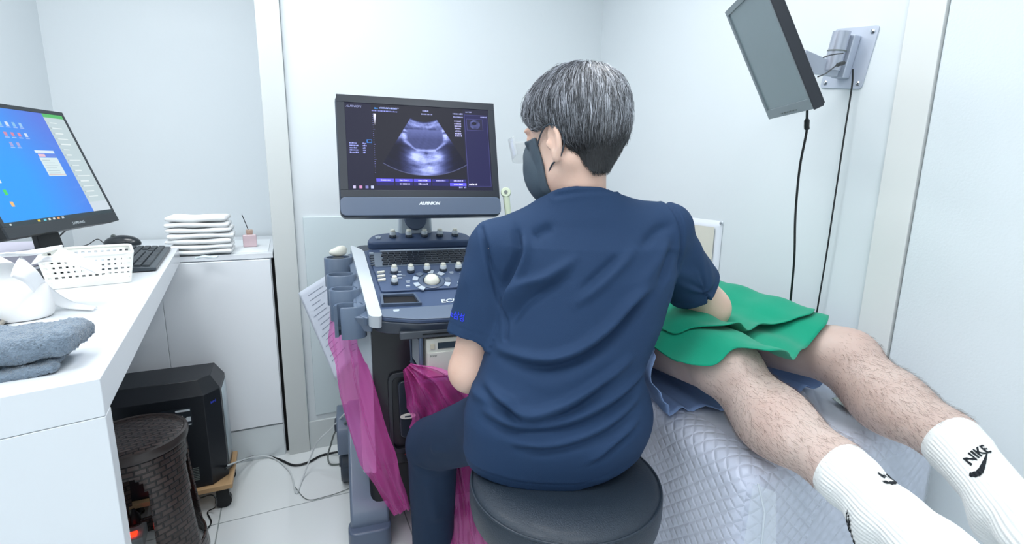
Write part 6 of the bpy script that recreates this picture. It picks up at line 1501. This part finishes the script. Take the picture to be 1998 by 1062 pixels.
# mask -------------------------------------------------------------------
def mask(P):
    q = (P-HC.astype(np.float32))@HM.T.astype(np.float32); hd_ = np.minimum(head_sdf(P), ell(P, hp3(.072, 0, -.062), (.056, .052, .062), HM))
    hd_ = smin(hd_, cap(P, hp3(.105, 0, -.015), hp3(.090, 0, -.10), .016, .014), .03)
    d = smax(hd_-.0060, -(hd_+.0005), .001)
    x, z = q[:, 0], q[:, 2]; d = smax(d, -(x-.040-.10*np.abs(z+.055)*.5), .004); d = smax(d, z-(.006+.10*(x-.06)), .003); return smax(d, -(z+.128), .003)
v_, f_ = sdf_mesh(mask, HC-.2, HC+.2, .0026); obj('face_mask', v_, f_, mat('mask_slate', '4A5864', .75, bump=(500, .3)), dr, angle=0, label='dark grey face mask with ear loops')
mk_ = mat('mask_loop', '3A444E', .7)
for s_ in (1, -1):
    MB().tube(smoothpath([hp3(.050, .063*s_, -.018), hp3(.020, .078*s_, .004), hp3(-.010, .092*s_, .012), hp3(-.030, .090*s_, .004), hp3(-.036, .083*s_, -.022), hp3(-.020, .082*s_, -.050), hp3(.015, .070*s_, -.060), hp3(.045, .052*s_, -.082)], 6), .0018, 6).build('ear_loop', mk_, dr)
# clear eye shield standing off the face
m = mat('clear_shield', 'F2F8FA', .05, spec=.8, coat=.5); nt, b = nodes(m)
tr = nt.nodes.new('ShaderNodeBsdfTransparent'); mix = nt.nodes.new('ShaderNodeMixShader'); mix.inputs[0].default_value = .28; nt.links.new(tr.outputs[0], mix.inputs[1]); nt.links.new(b.outputs[0], mix.inputs[2]); nt.links.new(mix.outputs[0], nt.nodes['Material Output'].inputs[0])
MB().grid(lambda u, v_: tuple(hp3(.155-.08*(2*u-1)**2, .095*(2*u-1), -.022+.050*v_*(1-.25*abs(2*u-1)**2))), 24, 8).build('eye_shield', m, dr, solid=.0012, angle=0, label='clear plastic eye shield')

# hair -------------------------------------------------------------------
def hair_base(P):
    q = (P-HC.astype(np.float32))@HM.T.astype(np.float32); x, y, z = q[:, 0], q[:, 1], q[:, 2]
    d = ell(P, hp3(-.014, -.004, .040), (.113, .097, .090), HM)
    d = smin(d, ell(P, hp3(-.046, 0, -.002), (.064, .074, .078), HM), .03)
    nape = smax(cap(P, hp3(-.046, .004, -.02), hp3(-.026, .016, -.088), .054, .043), -(z+.098), .008); d = smin(d, nape, .02)
    # cut away the face, the part in front of and below the ears
    face = np.minimum.reduce([x-.078+.0*z, 1e3+0*x]); 
    d = smax(d, smin((x-.045), .012-z, .012)*0+np.where(z < .060, np.minimum(x-.040+np.maximum(0, z-.02)*-.9, 1), x-.098)*.8, .010)
    ear_front = smax(smax(x+.036, -(z+.010)*1.0-.016, .006)*0+(-1), -1, .01)
    side = np.where(x > -.016, -(z-.018), -(z-.012+np.clip(-.016-x, 0, .042)*2.6))
    return smax(d, side*.9, .008)
v, f = sdf_mesh(hair_base, HC-.19, HC+.19, .0035); q = (v-HC)@HM.T
n_ = vnormals(v, f); v = v+n_*(vnoise(v*np.array([1, 1, .35]), 220, 4)*.0012)[:, None]
hb_ = obj('hair', v, f, attr_mat('hair_tone', .55, sheen=.1), dr, angle=0)
def htone(q, r_):
    """grey on the top and sides, dark at the nape"""
    g_ = np.clip((q[:, 2]-(-.030))/.06, 0, 1); k = .028+.40*g_*r_; return np.stack([k*.92, k*.97, k*1.08], 1)
color_attr(hb_, htone(q, .30*np.ones(len(v))))
rgh = np.random.RandomState(11); NS = 15000
areaw = np.ones(len(v)); idx = rgh.choice(len(v), NS); crown = hp3(-.060, -.022, .130)
V = np.zeros((NS*6*3, 3)); C_ = np.zeros((NS*6*3, 3)); Fs = []
bvh = BVHTree.FromPolygons([Vector(p) for p in v], [tuple(x) for x in f.tolist()])
for s_i, i in enumerate(idx):
    p = v[i].copy(); nn_ = n_[i]; qz = q[i, 2]; qx = q[i, 0]
    low = qz < -.030
    away = p-crown; away -= nn_*away.dot(nn_); away /= np.linalg.norm(away)+1e-9
    dwn = -hu*.9+hf*(.35 if qx > .02 else .0); dwn -= nn_*dwn.dot(nn_); wgt = np.clip((.13-qz)/.10, 0, 1)
    dr_ = away*(1-.45*wgt)+dwn*.6*wgt+rgh.normal(size=3)*.14; dr_ -= nn_*dr_.dot(nn_); dr_ /= np.linalg.norm(dr_)+1e-9
    L_ = (.012 if low else .034+.018*rgh.uniform())*(1 if qz > -.01 else .7); w0 = .00055 if not low else .00042
    lf = .0025+.0045*rgh.uniform()**2+(.004 if rgh.uniform() < .03 else 0); 
    if low: lf = .003; dr_ = dr_+nn_*.35
    r_ = rgh.uniform(); r_ = .05+r_**2*1.7; tone = htone(q[i:i+1], np.array([r_]))[0]
    sd = np.cross(dr_, nn_); sd /= np.linalg.norm(sd)+1e-9; cur = p.copy(); d_ = dr_.copy()
    for k in range(6):
        t = k/5; h_ = bvh.find_nearest(Vector(cur)); nrm = np.array(h_[1]); base_ = np.array(h_[0]); off_ = lf*math.sin(min(1, t*1.3)*math.pi*.75)-.0006*(k == 0)
        pos = base_+nrm*off_ if not (low or k > 3 and qz < .0) else cur
        w_ = w0*(1-.75*t); b_ = (s_i*6+k)*3
        V[b_] = pos+sd*w_; V[b_+1] = pos-sd*w_*.5+nn_*w_*.8; V[b_+2] = pos-sd*w_*.5-nn_*w_*.8; C_[b_:b_+3] = tone
        d_ = d_-nrm*d_.dot(nrm)*(0 if low else 1)+(-hu)*.10; d_ /= np.linalg.norm(d_); cur = pos+d_*L_/5 if (low or (k > 3 and qz < .0)) else base_+d_*L_/5
    for k in range(5):
        b_ = (s_i*6+k)*3
        for a in range(3): Fs.append((b_+a, b_+(a+1) % 3, b_+3+(a+1) % 3, b_+3+a))
hs_ = obj('hair_strand', V, np.array(Fs), attr_mat('hair_strand_tone', .4, spec=.6), dr, smooth=False); hs_['kind'] = 'stuff'; hs_['label'] = 'salt-and-pepper strands, darker at the nape'; color_attr(hs_, C_)
